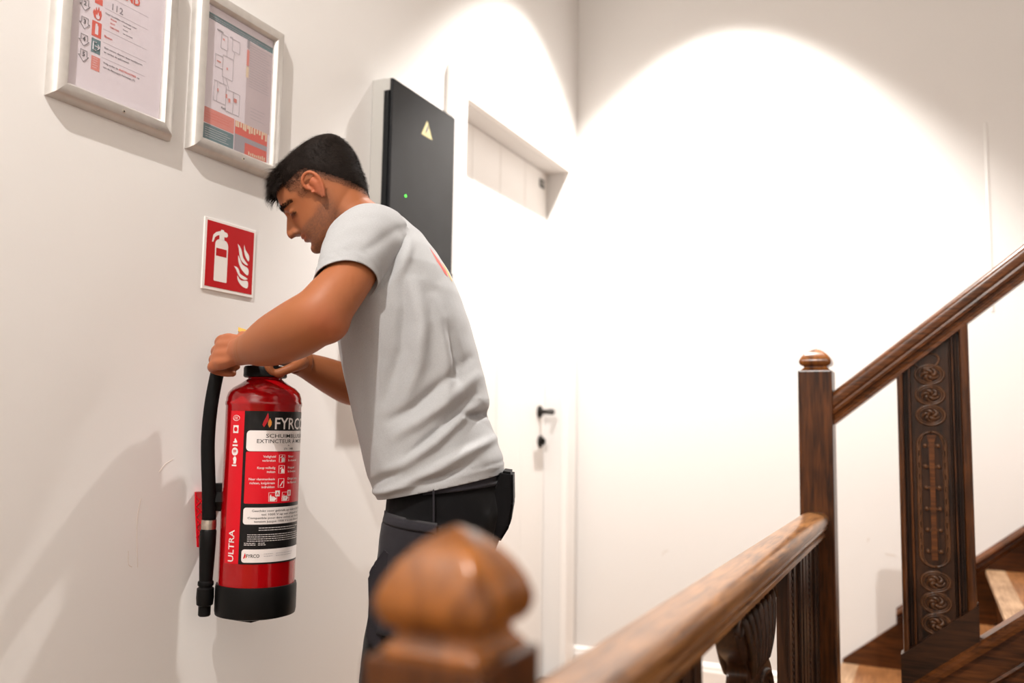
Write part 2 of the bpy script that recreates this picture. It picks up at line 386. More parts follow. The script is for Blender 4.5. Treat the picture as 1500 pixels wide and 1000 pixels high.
def carved_splat(yc):
    w = .19
    # outline (half width factor, height) and thickness by height
    prof = [(.08, .55, .012), (.13, .72, .016), (.20, .62, .014), (.26, .35, .010), (.33, .55, .013), (.44, .90, .016), (.52, .98, .016), (.585, .93, .016), (.615, .80, .017), (.64, .58, .019), (.655, .50, .021), (.672, .56, .018), (.683, .66, .020), (.70, .82, .021), (.72, .92, .020), (.74, .98, .016), (.77, .99, .016)]
    cur = catmull(prof, 4); bm = B()
    rings = []
    for z, f, t in cur:
        h = w*f
        ring = [(-t, -h), (t, -h), (t, h), (-t, h)]
        bx = []
        n = 10
        for k in range(n+1): bx.append((t*(1.0 if 0 < k < n else .82), -h+2*h*k/n))
        for k in range(n+1): bx.append((-t*(1.0 if 0 < k < n else .82), h-2*h*k/n))
        rings.append([(1.119+a, yc+b, z) for a, b in bx])
    loft(bm, rings); s = obj('splat', bm, 'dark_z', bal, smooth='auto')
    xs = 1.119+.016
    # shield outline, oval and upright flutes carved on both faces
    for sg in (1, -1):
        fx = lambda d: 1.119+sg*(.016+d)
        bm = B()
        sh = catmull([(-.12, .60), (-.15, .50), (-.11, .40), (0, .34), (.11, .40), (.15, .50), (.12, .60), (.05, .622), (0, .605), (-.05, .622), (-.12, .60)], 5)[:-1]
        tube(bm, [(fx(.001), yc+a, z) for a, z in sh], .007, 8, closed=True)
        ov = [(fx(.001), yc+.055*math.cos(t), .50+.085*math.sin(t)) for t in np.linspace(0, 2*PI, 24, endpoint=False)]
        tube(bm, ov, .006, 8, closed=True)
        obj('carved_shield', bm, 'dark_z', s, smooth=True)
        for q in range(7):
            a = (q-3)*.036; bm = B()
            tube(bm, catmull([(fx(.002), yc+a*.62, .642), (fx(.007), yc+a*.8, .672), (fx(.008), yc+a*1.05, .71), (fx(.003), yc+a*1.3, .752)], 4), [.004]+[.0085]*11+[.006], 8)
            obj('carved_leaf', bm, 'dark_z', s, smooth=True)
        for e in (-1, 1):
            bm = B()
            sp = [(fx(.002), yc+e*(.155+(.030-.0045*t)*math.cos(t*1.0)), .735+(.030-.0045*t)*math.sin(t)*1.1) for t in np.linspace(0, 5.5, 22)]
            tube(bm, sp, [.006-.0002*i for i in range(22)], 8)
            obj('carved_scroll', bm, 'dark_z', s, smooth=True)
carved_splat(1.60)

# ------------------------------------------------------------------ stair balustrade
sb = thing('stair_balustrade', (1.5, 2.595, 0), 'sloping oak handrail on a tall carved panel standing on the stair string', 'balustrade')
rl = lambda x: 1.165+SL*1.03*(x-1.176)
bm = B(); c = 1/math.cos(math.atan(SL))
prism(bm, RP, lambda p: (1.174, 2.595+p[0], rl(1.174)+p[1]*1.16*c), lambda p: (XE, 2.595+p[0], rl(XE)+p[1]*1.16*c))
obj('handrail', bm, 'rail_x', sb, smooth='auto')
PX0, PX1 = 1.338, 1.513
bot = lambda x: st_line(x)+.085
top = lambda x: rl(x)-.064*1.16*c+.002
def slab(name, x0, x1, y0, y1, m, parent, lo=bot, hi=top):
    bm = B()
    prism(bm, [(x0, lo(x0)), (x1, lo(x1)), (x1, hi(x1)), (x0, hi(x0))], lambda p: (p[0], y0, p[1]), lambda p: (p[0], y1, p[1]))
    return obj(name, bm, m, parent)
pn = slab('carved_panel', PX0, PX1, 2.596, 2.614, 'dark_z', sb)
slab('panel_block', PX0-.007, PX1+.003, 2.566, 2.616, 'dark_x', sb, lo=lambda x: st_line(x)-.004, hi=lambda x: st_line(x)+.088)
W_ = PX1-PX0
slab('carved_field', PX0+.20*W_, PX0+.72*W_, 2.584, 2.600, 'dark_z', pn)
for a, b, y, m in ((0, .085, 2.570, 'wood_z'), (.115, .130, 2.584, 'dark_z'), (.158, .190, 2.574, 'wood_z'), (.73, .745, 2.580, 'dark_z'), (.762, .785, 2.574, 'wood_z'), (.815, .835, 2.584, 'dark_z'), (.875, 1, 2.570, 'wood_z')):
    bm = B(); x0, x1 = PX0+a*W_, PX0+b*W_; r_ = min(.006, (x1-x0)*.35)
    prism(bm, [(x0, 2.602), (x0, y+r_), (x0+r_*.3, y+r_*.3), (x0+r_, y), (x1-r_, y), (x1-r_*.3, y+r_*.3), (x1, y+r_), (x1, 2.602)], lambda p: (p[0], p[1], bot(p[0])), lambda p: (p[0], p[1], top(p[0])))
    obj('panel_moulding', bm, m, pn, smooth='auto')
CX = PX0+.46*W_; YP = 2.583
MT['carve'] = wood('carved_relief_oak', 'z', (.020, .009, .0045), (.13, .052, .020), .34, .35)
def ell(cx, cz, a, b, n=28, t0=0, t1=2*PI): return [(cx+a*math.cos(t), YP, cz+b*math.sin(t)) for t in np.linspace(t0, t1, n, endpoint=(t1-t0 < 6.28))]
def roundel(cz):
    bm = B(); tube(bm, ell(CX, cz, .0345, .0255), .0036, 6, closed=True); tube(bm, ell(CX, cz, .0285, .0205), .0024, 6, closed=True)
    for k in range(14):
        t = 2*PI*k/14
        bmesh.ops.create_icosphere(bm, subdivisions=1, radius=.0021, matrix=Matrix.Translation((CX+.0315*math.cos(t), YP-.0005, cz+.023*math.sin(t))))
    r = obj('carved_roundel', bm, 'carve', pn, smooth=True)
    me = None
    for k in range(5):
        t = 2*PI*k/5+.3; bm = B()
        pts = [(CX+1.25*q*math.cos(t+w), YP-.002*math.sin(PI*q/.02), cz+.95*q*math.sin(t+w)) for q, w in ((.001, -.9), (.006, -.55), (.011, -.1), (.0155, .45), (.0185, 1.05))]
        tube(bm, catmull(pts, 3), [.002, .0034, .0044, .0052, .0056, .0058, .0056, .005, .0044, .0036, .0028, .002, .001], 8)
        obj('petal', bm, 'carve', r, smooth=True)
zt0 = 1.208
for cz in (1.208, 1.154, 1.100, .667-.0, .613, .559): roundel(cz)
bm = B()
for sgn in (-1, 1):
    for r_, a in ((.0036, .0345), (.0024, .028)):
        pts = [(CX+sgn*a, YP, z) for z in np.linspace(1.02, .735, 16)]
        pts = [(CX+sgn*a*math.cos(t), YP, 1.02+.036*math.sin(t)) for t in np.linspace(PI/2, .1, 7)]+pts+[(CX+sgn*a*math.cos(t), YP, .735-.03*math.sin(t)) for t in np.linspace(.1, PI/2, 7)]
        tube(bm, pts, r_, 6)
obj('carved_arch', bm, 'carve', pn, smooth=True)
me = None
for sgn in (-1, 1):
    for k in range(10):
        z = 1.015-.031*k
        o = obj('carved_bead', (box(B(), -.0022, .0022, -.002, .002, -.009, .009, .001, 1) if me is None else me), 'carve', pn); me = o.data
        o.location = Vector((CX+sgn*.0313, YP-.0005, z)); 
bm = B(); prism(bm, [(-.0075, .722), (.0075, .722), (.0065, .80), (.006, .95), (.007, 1.03), (.011, 1.042), (.0105, 1.048), (-.0105, 1.048), (-.011, 1.042), (-.007, 1.03), (-.006, .95), (-.0065, .80)], lambda p: (CX+p[0], YP-.006, p[1]), lambda p: (CX+p[0], YP+.003, p[1]))
obj('carved_stem', bm, 'rail_x', pn)
me = None
for k in range(6):
    for sgn in (-1, 1):
        if me is None:
            bm = B(); bmesh.ops.create_uvsphere(bm, u_segments=10, v_segments=6, radius=.0062, matrix=Matrix.Diagonal((1, .7, 1, 1)))
            o = obj('stud', bm, 'carve', pn, smooth=True); me = o.data
        else: o = obj('stud', me, 'carve', pn)
        o.location = Vector((CX+sgn*.0155, YP-.002, 1.020-.055*k))
        for q in (0,):
            obj('stud_bar', box(B(), CX+min(sgn*.004, sgn*.014), CX+max(sgn*.004, sgn*.014), YP-.003, YP+.002, 1.017-.055*k, 1.023-.055*k), 'carve', pn)
bm = B(); tube(bm, [(CX-.006+.03*math.cos(t), YP, 1.245+.004*math.cos(t)+.02*math.sin(t)) for t in np.linspace(0, 2*PI, 20, endpoint=False)], .003, 6, closed=True)
obj('carved_leaf', bm, 'carve', pn, smooth=True)

# ------------------------------------------------------------------ poster frames
def snap_frame(y0, y1, z0, z1, label):
    t = thing('poster_frame', (0, (y0+y1)/2, z0), label, 'picture frame', 'aluminium snap frames on the left wall')
    bw, d = .034, .022
    PRF = [(0, 0), (0, .009), (.007, .0205), (.010, .0225), (.028, .0225), (.032, .0185), (bw, .012), (bw, 0)]
    cs = [(y0, z0), (y1, z0), (y1, z1), (y0, z1)]
    ins = [(1, 1), (-1, 1), (-1, -1), (1, -1)]
    for k in range(4):
        a, b = cs[k], cs[(k+1) % 4]; ia, ib = ins[k], ins[(k+1) % 4]
        bm = B(); prism(bm, PRF, lambda p: (p[1], a[0]+ia[0]*p[0], a[1]+ia[1]*p[0]), lambda p: (p[1], b[0]+ib[0]*p[0], b[1]+ib[1]*p[0]))
        obj('frame_bar', bm, 'alu', t, smooth='auto')
    p = obj('poster', box(B(), .001, .010, y0+bw-.004, y1-bw+.004, z0+bw-.004, z1-bw+.004), 'paper', t)
    obj('cover_sheet', box(B(), .0125, .0133, y0+bw-.003, y1-bw+.003, z0+bw-.003, z1-bw+.003), 'sheet', t)
    lc = obj('frame_lock', lathe_x([(.0045, .015), (.0045, .0222), (.003, .0235)], (y0+y1)/2+.012, z0+.018, 14), 'steel', t, smooth='auto')
    obj('keyhole', lathe_x([(.0018, .0230), (.0018, .0238)], (y0+y1)/2+.012, z0+.018, 8), 'cab_edge', lc)
    return t, p
wp = lambda a, b: (.0104, a, b)
wp2 = lambda a, b: (.0107, a, b)
wp3 = lambda a, b: (.0110, a, b)
f1, p1 = snap_frame(1.003, 1.284, 1.632, 1.995, 'aluminium poster frame with numbered fire instructions and 112 on the wall')
FT = [('2', 1.0655, 1.826, .0085, None, .03, 'c'), ('3', 1.067, 1.791, .0085, None, .03, 'c'), ('4', 1.068, 1.758, .0085, None, .03, 'c'), ('5', 1.069, 1.7285, .0085, None, .03, 'c'),
      ('Geef duidelijke informatie over:', 1.110, 1.8295, .0033, .074, .01, 'l'), ('het brandt', 1.152, 1.8225, .0030, None, .01, 'l'), ('brandt', 1.152, 1.8145, .0030, None, .01, 'l'), ('van de brand', 1.152, 1.8065, .0030, None, .01, 'l'),
      ('Sluit ramen, deuren, stop ventilatoren', 1.112, 1.7615, .0034, .090, .015, 'l'), ('en verlaat de gebouwen!', 1.112, 1.7530, .0034, .058, .015, 'l'),
      ('Volg strikt de', 1.112, 1.7315, .0034, .034, .015, 'l'), ('op', 1.191, 1.7315, .0034, .006, .015, 'l'), ('van de Bevoegde Personen (*)', 1.112, 1.7230, .0034, .074, .015, 'l')]
lettering(FT, wp2, 'lettering', 'ink', p1)
for k, ch in enumerate('112'): lettering([(ch, 1.1255+.0095*k+(.001 if k == 2 else 0), 1.8440, .0125, None, .02, 'c')], wp2, 'lettering', 'ink_soft', p1)
lettering([('WAAR', 1.122, 1.8225, .0033, None, .02, 'l'), ('WAT', 1.122, 1.8145, .0033, None, .02, 'l'), ('OMVANG', 1.122, 1.8065, .0033, None, .02, 'l'), ('Blussen', 1.111, 1.7835, .0042, None, .02, 'l'), ('INSTRUCTIES', 1.1485, 1.7315, .0036, .040, .025, 'l'), ('BRAND', 1.114, 1.8780, .0165, .074, .03, 'l')], wp2, 'lettering', 'ink_red', p1)
flat_rects([(1.108, 1.210, z-.0006, z) for z in (1.8665, 1.8405, 1.7985, 1.7730, 1.7425)], wp, 'rule_line', 'ink_soft', p1)
bm = B()
for (y, z) in ((1.0655, 1.830), (1.067, 1.795), (1.068, 1.762), (1.069, 1.7325)):
    sh = [(-.007, .008), (.007, .008), (.007, -.003), (.011, -.003), (0, -.014), (-.011, -.003), (-.007, -.003)]
    pts = [wp2(y+a, z+b) for a, b in sh]
    tube(bm, [q for q in pts], .0005, 4, closed=True)
obj('arrow_outline', bm, 'ink', p1)
flat_rects([(1.083, 1.104, 1.776, 1.806), (1.086, 1.103, 1.841, 1.853), ], wp, 'pictogram', 'ink_red', p1)
flat_rects([(1.084, 1.104, 1.744, 1.772)], wp, 'pictogram', 'ink_teal', p1)
flat_rects([(1.086, 1.105, 1.711, 1.738)], wp, 'pictogram', 'ink_coral', p1)
flat_polys([[(1.090, 1.781), (1.097, 1.781), (1.097, 1.797), (1.0945, 1.800), (1.0945, 1.802), (1.0905, 1.802), (1.0905, 1.799), (1.090, 1.797)]], wp2, 'pictogram_mark', 'paper', p1)
bm = B(); tube(bm, [wp2(a, b) for a, b in ((1.095, 1.7655), (1.088, 1.7655), (1.088, 1.750), (1.095, 1.750))], .0009, 4); tube(bm, [wp2(1.092, 1.7577), wp2(1.102, 1.7577)], .0010, 4); tube(bm, [wp2(1.098, 1.7625), wp2(1.1025, 1.7577), wp2(1.098, 1.753)], .0009, 4)
obj('pictogram_mark', bm, 'paper', p1)
flat_polys([[(1.0865, 1.812), (1.083, 1.821), (1.0855, 1.829), (1.088, 1.825), (1.0895, 1.834), (1.0930, 1.828), (1.0955, 1.837), (1.0985, 1.828), (1.1005, 1.832), (1.1030, 1.822), (1.1005, 1.812), (1.094, 1.809)]], wp, 'pictogram', 'ink_red', p1)
flat_polys([[(1.0905, 1.813), (1.0895, 1.820), (1.0925, 1.818), (1.0945, 1.826), (1.0965, 1.818), (1.0985, 1.820), (1.0975, 1.813), (1.094, 1.811)]], wp2, 'pictogram_mark', 'paper', p1)
flat_rects(textrows(1.089, 1.102, 1.735, 1.715, .0045, .0008), wp2, 'fine_print', 'paper', p1)

f2, p2 = snap_frame(1.331, 1.612, 1.632, 2.003, 'aluminium poster frame with an evacuation floor plan and teal header bar')
flat_rects([(1.361, 1.582, 1.938, 1.952), ], wp, 'header_bar', 'ink_teal', p2)
flat_rects([(1.494, 1.582, 1.737, 1.936)], wp, 'legend_panel', 'paper_grey', p2)
flat_rects([(1.3645, 1.462, 1.703, 1.738)], wp, 'colour_band', 'ink_coral', p2)
flat_rects([(1.3645, 1.462, 1.667, 1.701)], wp, 'colour_band', 'ink_teal', p2)
flat_rects([(1.465, 1.572, 1.667, 1.737)], wp, 'picture_panel', 'ink_red', p2)
sk = [(1.465, 1.737), (1.465, 1.713)]
random.seed(3); y = 1.465
while y < 1.566:
    h = random.uniform(.708, .728); sk += [(y, h), (y+.006, h)]; y += .0075
sk += [(1.572, 1.712), (1.572, 1.737)]
flat_polys([sk], wp2, 'picture_skyline', 'ink_cream', p2) if False else None
rr = []; y = 1.466
while y < 1.570:
    h = random.uniform(.004, .020); rr.append((y, y+.0055, 1.737-h, 1.737)); y += random.uniform(.006, .009)
flat_rects(rr, wp2, 'picture_shape', 'ink_cream', p2)
flat_rects([(1.465, 1.572, 1.694, 1.706), (1.465, 1.498, 1.667, 1.694)], wp2, 'picture_shape', 'ink_soft', p2)
rr = []; y = 1.510
while y < 1.566: rr.append((y, y+.004, 1.669, 1.669+random.uniform(.003, .011))); y += .0065
flat_rects(rr, wp3, 'picture_shape', 'ink_cream', p2)
flat_rects([(1.4915, 1.4995, 1.918, 1.938)], wp3, 'legend_mark', 'ink_soft', p2)
flat_rects([(1.4915, 1.4995, 1.876, 1.914), (1.457, 1.466, 1.776, 1.785), (1.431, 1.436, 1.777, 1.786), (1.440, 1.446, 1.770, 1.779), (1.405, 1.409, 1.783, 1.790), (1.43, 1.434, 1.842, 1.847), (1.40, 1.412, 1.85, 1.853), (1.415, 1.42, 1.905, 1.909)], wp3, 'legend_mark', 'ink_coral', p2)
flat_rects([(1.4915, 1.4995, 1.848, 1.874)], wp3, 'legend_mark', 'ink_cream', p2)
flat_rects(textrows(1.502, 1.578, 1.930, 1.825, .0062, .0013)+textrows(1.512, 1.560, 1.782, 1.752, .008, .0013), wp2, 'fine_print', 'ink_soft', p2)
flat_rects(textrows(1.37, 1.455, 1.728, 1.712, .006, .001), wp2, 'fine_print', 'ink_red', p2)
flat_rects(textrows(1.376, 1.455, 1.694, 1.672, .005, .001), wp2, 'fine_print', 'paper', p2)
flat_rects(textrows(1.37, 1.575, 1.947, 1.942, .005, .0018), wp2, 'fine_print', 'ink_soft', p2)
def plan_lines():
    L = []
    def rect(a, b, c, d): L.extend([((a, c), (b, c)), ((b, c), (b, d)), ((b, d), (a, d)), ((a, d), (a, c))])
    rect(1.418, 1.450, 1.822, 1.872); rect(1.395, 1.418, 1.838, 1.866); rect(1.395, 1.432, 1.76, 1.806); rect(1.432, 1.475, 1.748, 1.798); rect(1.41, 1.43, 1.885, 1.918); rect(1.445, 1.468, 1.892, 1.92)
    for a, b, c, d in ((1.43, 1.822, 1.44, 1.80), (1.424, 1.806, 1.42, 1.822), (1.45, 1.872, 1.452, 1.89), (1.405, 1.76, 1.405, 1.806), (1.455, 1.748, 1.455, 1.798), (1.43, 1.872, 1.428, 1.885)): L.append(((a, b), (c, d)))
    return L
bm = B()
for a, b in plan_lines(): tube(bm, [wp2(*a), wp2(*b)], .0004, 4)
obj('floor_plan', bm, 'ink_soft', p2)
for it in (('NIVEAU', 1.397, 1.920, .004, None, .02, 'l'), ('+1', 1.437, 1.918, .006, None, .02, 'l'), ('PLAN', 1.42, 1.749, .004, None, .03, 'l')): lettering([it], wp2, 'lettering', 'ink', p2)

# ------------------------------------------------------------------ extinguisher sign
sg = thing('fire_extinguisher_sign', (0, 1.476, 1.342), 'square red sign with white extinguisher and flames on the wall', 'sign')
obj('sign_plate', box(B(), 0, .0035, 1.396, 1.556, 1.3405, 1.4995, .0008, 1), 'sign_white', sg)
obj('red_field', box(B(), .003, .0040, 1.4035, 1.5495, 1.3480, 1.4935), 'sign_red', sg)
sp = lambda a, b: (.0043, a, b)
def arc(cx, cz, r, t0, t1, n=8): return [(cx+r*math.cos(t), cz+r*math.sin(t)) for t in np.linspace(t0, t1, n)]
body = [(1.4285, 1.3640), (1.4305, 1.3625), (1.4665, 1.3625), (1.468, 1.3640)]+arc(1.4550, 1.4440, .013, 0, PI/2, 8)+arc(1.4410, 1.4440, .0125, PI/2, PI, 8)
headp = [(1.4400, 1.4560), (1.4555, 1.4560), (1.4550, 1.4645)]+arc(1.4600, 1.4700, .0055, -PI/2, PI/2, 8)+[(1.4535, 1.4765), (1.4525, 1.4795), (1.4445, 1.4795), (1.4435, 1.4765), (1.4400, 1.4745)]
hosep = [[(1.4402, 1.4750), (1.4402, 1.4662), (1.4335, 1.4640), (1.4300, 1.4710)], [(1.4300, 1.4710), (1.4335, 1.4640), (1.4265, 1.4585), (1.4215, 1.4635)], [(1.4215, 1.4635), (1.4265, 1.4585), (1.4225, 1.4475), (1.4185, 1.4475)]]
flat_polys([body, headp]+hosep, sp, 'extinguisher_pictogram', 'sign_white', sg)
flat_rects([(1.4320, 1.4640, 1.4190, 1.4365)], lambda a, b: (.0045, a, b), 'pictogram_band', 'sign_red', sg)
fls = [([(1.4970, 1.4575), (1.5045, 1.4530), (1.5110, 1.4440), (1.5165, 1.4290), (1.5330, 1.4150), (1.5230, 1.4150), (1.5110, 1.4220), (1.5045, 1.4330), (1.5015, 1.4460)]),
       ([(1.5180, 1.4600), (1.5235, 1.4480), (1.5350, 1.4370), (1.5350, 1.4235), (1.5250, 1.4310), (1.5195, 1.4420), (1.5180, 1.4510)]),
       ([(1.5000, 1.4320), (1.5070, 1.4240), (1.5155, 1.4130), (1.5345, 1.4060), (1.5345, 1.3910), (1.5220, 1.3950), (1.5095, 1.4050), (1.5020, 1.4180)]),
       ([(1.4890, 1.4050), (1.4985, 1.4040), (1.5055, 1.3980), (1.5105, 1.3900), (1.5335, 1.3830), (1.5240, 1.3790), (1.5105, 1.3820), (1.5015, 1.3900), (1.4955, 1.3985)]),
       ([(1.5010, 1.3860), (1.5070, 1.3790), (1.5160, 1.3755), (1.5345, 1.3770), (1.5345, 1.3610), (1.5200, 1.3620), (1.5080, 1.3690), (1.5015, 1.3780)])]
for f in fls: flat_polys([[tuple(p) for p in catmull(f+[f[0]], 3)[:-1]]], sp, 'flame_pictogram', 'sign_white', sg)

# ------------------------------------------------------------------ electrical cabinet
cb = thing('electrical_cabinet', (.03, 2.19, 1.24), 'grey wall-mounted electrical cabinet with a smoked black door beside the white door', 'cabinet')
obj('body', box(B(), 0, .045, 2.008, 2.375, 1.245, 2.035, .003), 'cab_grey', cb)
bm = B(); box(bm, .044, .064, 2.008, 2.372, 1.998, 2.033, .002); box(bm, .044, .064, 2.008, 2.372, 1.247, 1.275, .002)
obj('rim', bm, 'cab_grey', cb)
obj('door_edge', box(B(), .043, .060, 2.004, 2.372, 1.277, 1.996), 'cab_edge', cb)
cd = obj('door', box(B(), .060, .070, 2.007, 2.368, 1.247, 2.032, .003), 'cab_door', cb)
flat_polys([[(2.165, 1.917), (2.228, 1.917), (2.1965, 1.968)]], lambda a, b: (.0705, a, b), 'warning_sticker', 'warn', cd)
flat_polys([[(2.199, 1.957), (2.189, 1.938), (2.196, 1.939), (2.192, 1.925), (2.204, 1.943), (2.197, 1.942)]], lambda a, b: (.0708, a, b), 'warning_bolt', 'ink_soft', cd)
obj('status_light', lathe_x([(.0035, .0695), (.0035, .0712), (.002, .0718)], 2.0886, 1.709, 12), 'led', cd)
for z in (1.50, 1.38): obj('hinge', box(B(), .052, .068, 2.366, 2.378, z-.03, z+.03, .002), 'cab_edge', cb)

# ------------------------------------------------------------------ fire extinguisher
EX, EY, ER = .122, 1.474, .0785
ex = thing('fire_extinguisher', (EX, EY, .65), 'red foam fire extinguisher with black base and hose hanging on the wall', 'extinguisher')
lathe(bm := B(), [(.02, .665), (.06, .66), (ER-.002, .672), (ER, .69), (ER, 1.088), (ER+.0014, 1.0905), (ER+.0014, 1.0965), (ER, 1.099), (ER-.0005, 1.106), (ER-.004, 1.117), (ER-.013, 1.127), (ER-.028, 1.136), (.044, 1.141), (.036, 1.146), (.0345, 1.155), (.02, 1.157)], (EX, EY), 72)
obj('cylinder', bm, 'ext_red', ex, smooth='auto')
lathe(bm := B(), [(.02, .655), (.07, .6525), (ER+.003, .656), (ER+.0045, .664), (ER+.0045, .712), (ER+.003, .718), (ER-.001, .7185)], (EX, EY), 72)
bs = obj('base_cup', bm, 'black_plastic', ex, smooth='auto')
obj('base_tab', box(B(), EX-.02, EX+.03, EY-.045, EY-.0, .644, .656, .004), 'black_plastic', bs)
lathe(bm := B(), [(.03, 1.150), (.043, 1.1495), (.0455, 1.152), (.0455, 1.170), (.043, 1.174), (.028, 1.1745), (.026, 1.186), (.024, 1.198), (.012, 1.2)], (EX, EY), 24)
obj('collar_nut', bm, 'black_plastic', ex, smooth='auto')
N0 = Vector((1.298, -1.474, 0)).normalized(); R0 = Vector((-N0.y, N0.x, 0))   # N0: label front, R0: round to the right
def wrap(eps):
    def f(u, v):
        a = u/ER; q = Vector((EX, EY, 0))+(ER+eps)*(math.cos(a)*N0+math.sin(a)*R0); return (q.x, q.y, v)
    return f
def band(name, u0, u1, v0, v1, m, eps, rnd=0):
    """printed area wrapped round the cylinder, optional rounded corners"""
    bm = B(); n = 40; w = wrap(eps); prev = None
    for i in range(n+1):
        # denser columns near rounded ends
        t = .5-.5*math.cos(PI*i/n); u = u0+(u1-u0)*t; d = min(u-u0, u1-u)
        c = rnd-math.sqrt(max(0, rnd*rnd-(rnd-d)**2)) if d < rnd else 0
        cur = (bm.verts.new(w(u, v0+c)), bm.verts.new(w(u, v1-c)))
        if prev: bm.faces.new((prev[0], cur[0], cur[1], prev[1]))
        prev = cur
    return obj(name, bm, m, lab)
lab = None
lab = band('label', -.039, .162, .766, 1.077, 'print_black', .0005); lab.parent = ex; lab.matrix_parent_inverse = PW(ex).inverted()
def sub(o): return o
band('side_strip', -.0765, -.039, .766, 1.077, 'ext_red_print', .0005)
band('white_panel', -.0325, .155, .9945, 1.037, 'print_white', .0008, .008)
band('red_panel', -.0325, .155, .888, .9935, 'ext_red_print', .0008, .003)
band('white_panel', -.0325, .155, .846, .880, 'print_white', .0008, .006)
band('white_panel', -.0325, .155, .7695, .796, 'print_white', .0008, .006)
w2 = wrap(.0011)
lettering([('FYRCO', .0235, 1.0405, .0235, .092, .012, 'l')], w2, 'lettering', 'print_white', lab)
lettering([('SCHUIMBLUSSER', .0625, 1.0225, .0078, .112, .004, 'c'), ('EXTINCTEUR À MOUSSE', .0575, 1.0115, .0078, .137, .004, 'c'), ('6L', .0575, 1.0055, .003, None, .01, 'c'), ('27A   144B', .0575, .998, .0038, None, .01, 'c'),
           ], w2, 'lettering', 'print_black', lab)
lettering([('Geschikt voor gebruik op elektrische toestellen', .06, .8715, .0042, .150, .005, 'c'), ('tot 1000 V op een afstand van 1 m', .06, .8640, .0042, .112, .005, 'c'), ('Compatible pour être utilisé sur des appareils sous', .06, .8570, .0042, .166, .005, 'c'), ('tension jusque 1000 V à une distance de 1 m', .06, .8500, .0042, .140, .005, 'c'),
           ], w2, 'lettering', 'print_black', lab)
lettering([('FYRCO', -.0225, .7795, .0068, .026, .012, 'l')], w2, 'lettering', 'print_black', lab)
lettering([('Veiligheid', .028, .9815, .0046, None, .01, 'r'), ('verbreken', .028, .9735, .0046, None, .01, 'r'), ('Knop volledig', .028, .9585, .0046, None, .01, 'r'), ('inslaan', .028, .9505, .0046, None, .01, 'r'), ('Naar vlammenbasis', .028, .9355, .0046, .052, .01, 'r'), ('richten, knijpkraan', .028, .9275, .0046, .050, .01, 'r'), ('indrukken', .028, .9195, .0046, None, .01, 'r'),
           ], w2, 'lettering', 'print_white', lab)
lettering([('Briser', .058, .9815, .0046, None, .01, 'l'), ('la sécurité', .058, .9735, .0046, None, .01, 'l'), ('Frapper', .058, .9585, .0046, None, .01, 'l'), ('le bouton', .058, .9505, .0046, None, .01, 'l'), ('Diriger vers', .058, .9355, .0046, None, .01, 'l'), ('les flammes', .058, .9275, .0046, None, .01, 'l'),
           ], w2, 'lettering', 'print_white', lab)
lettering([('ULTRA', -.0505, .770, .0140, .064, .012, 'l', 1)], w2, 'lettering', 'print_white', lab)
def outline(rects, m, name, rad=.0005):
    bm = B()
    for a, b, c, d in rects: tube(bm, [wrap(.0008)(*q) for q in ((a, c), ((a+b)/2, c), (b, c), (b, d), ((a+b)/2, d), (a, d))], rad, 4, closed=True)
    return obj(name, bm, m, lab)
outline([(.036, .049, .972, .987), (.036, .049, .949, .965), (.036, .049, .920, .938), (.017, .034, .892, .910), (.046, .064, .892, .910)], 'print_white', 'icon_frame')
icons = []
for z in (.973, .950): icons += [[(.041, z), (.0475, z), (.0475, z+.006), (.0455, z+.009), (.043, z+.009), (.041, z+.006)], [(.038, z+.009), (.043, z+.0125), (.0445, z+.0115), (.0392, z+.0075)]]
icons += [[(.0385, .922), (.041, .9225), (.0475, .932), (.045, .933)], [(.019, .893), (.029, .893), (.033, .898), (.027, .902), (.023, .9), (.021, .907), (.0185, .902)], [(.048, .893), (.058, .893), (.062, .899), (.056, .903), (.052, .9), (.05, .906), (.0475, .9)]]
icons += [[(.030, .902), (.040, .902), (.040, .914), (.030, .914)], [(.059, .902), (.069, .902), (.069, .914), (.059, .914)]]
# certification marks on the side strip
icons += [[(-.066, 1.031), (-.052, 1.031), (-.052, 1.047), (-.066, 1.047)], [(-.064, 1.014), (-.061, 1.014), (-.061, 1.018), (-.059, 1.021), (-.057, 1.018), (-.057, 1.014), (-.054, 1.014), (-.054, 1.011), (-.064, 1.011)]]
icons += [arc(-.059, .993, .0085, 0, 2*PI-.3, 16)]
icons += [[(-.062, .968), (-.055, .968), (-.056, .974), (-.0535, .978), (-.056, .983), (-.060, .983), (-.0635, .978), (-.061, .973)], [(-.0655, .963), (-.053, .963), (-.053, .966), (-.0655, .966)], [(-.066, 1.004), (-.052, 1.004), (-.052, 1.0075), (-.066, 1.0075)]]
flat_polys(icons, w2, 'icon', 'print_white', lab)
w3 = wrap(.0014)
flat_polys([arc(-.059, 1.039, .0048, 0, 2*PI-.4, 14)], w3, 'icon_mark', 'ext_red_print', lab)
lettering([('FF', -.059, .9905, .006, None, .02, 'c'), ('A', .035, .9045, .007, None, .02, 'c'), ('B', .064, .9045, .007, None, .02, 'c')], w3, 'icon_mark', 'ext_red_print', lab)
bm = B(); tube(bm, [wrap(.0008)(-.059+.0085*math.cos(t), 1.062+.0055*math.sin(t)) for t in np.linspace(0, 2*PI, 20, endpoint=False)], .0006, 4, closed=True); obj('icon_frame', bm, 'print_white', lab)
lettering([('CE', -.059, 1.0595, .005, None, .01, 'c')], w3, 'icon_mark', 'print_white', lab)
flat_polys([[(-.0015, 1.049), (.0005, 1.056), (.0055, 1.066), (.0085, 1.074), (.0105, 1.066), (.0100, 1.058), (.0065, 1.054), (.0040, 1.047), (.0015, 1.044)]], w2, 'flame_mark', 'ext_red_print', lab)
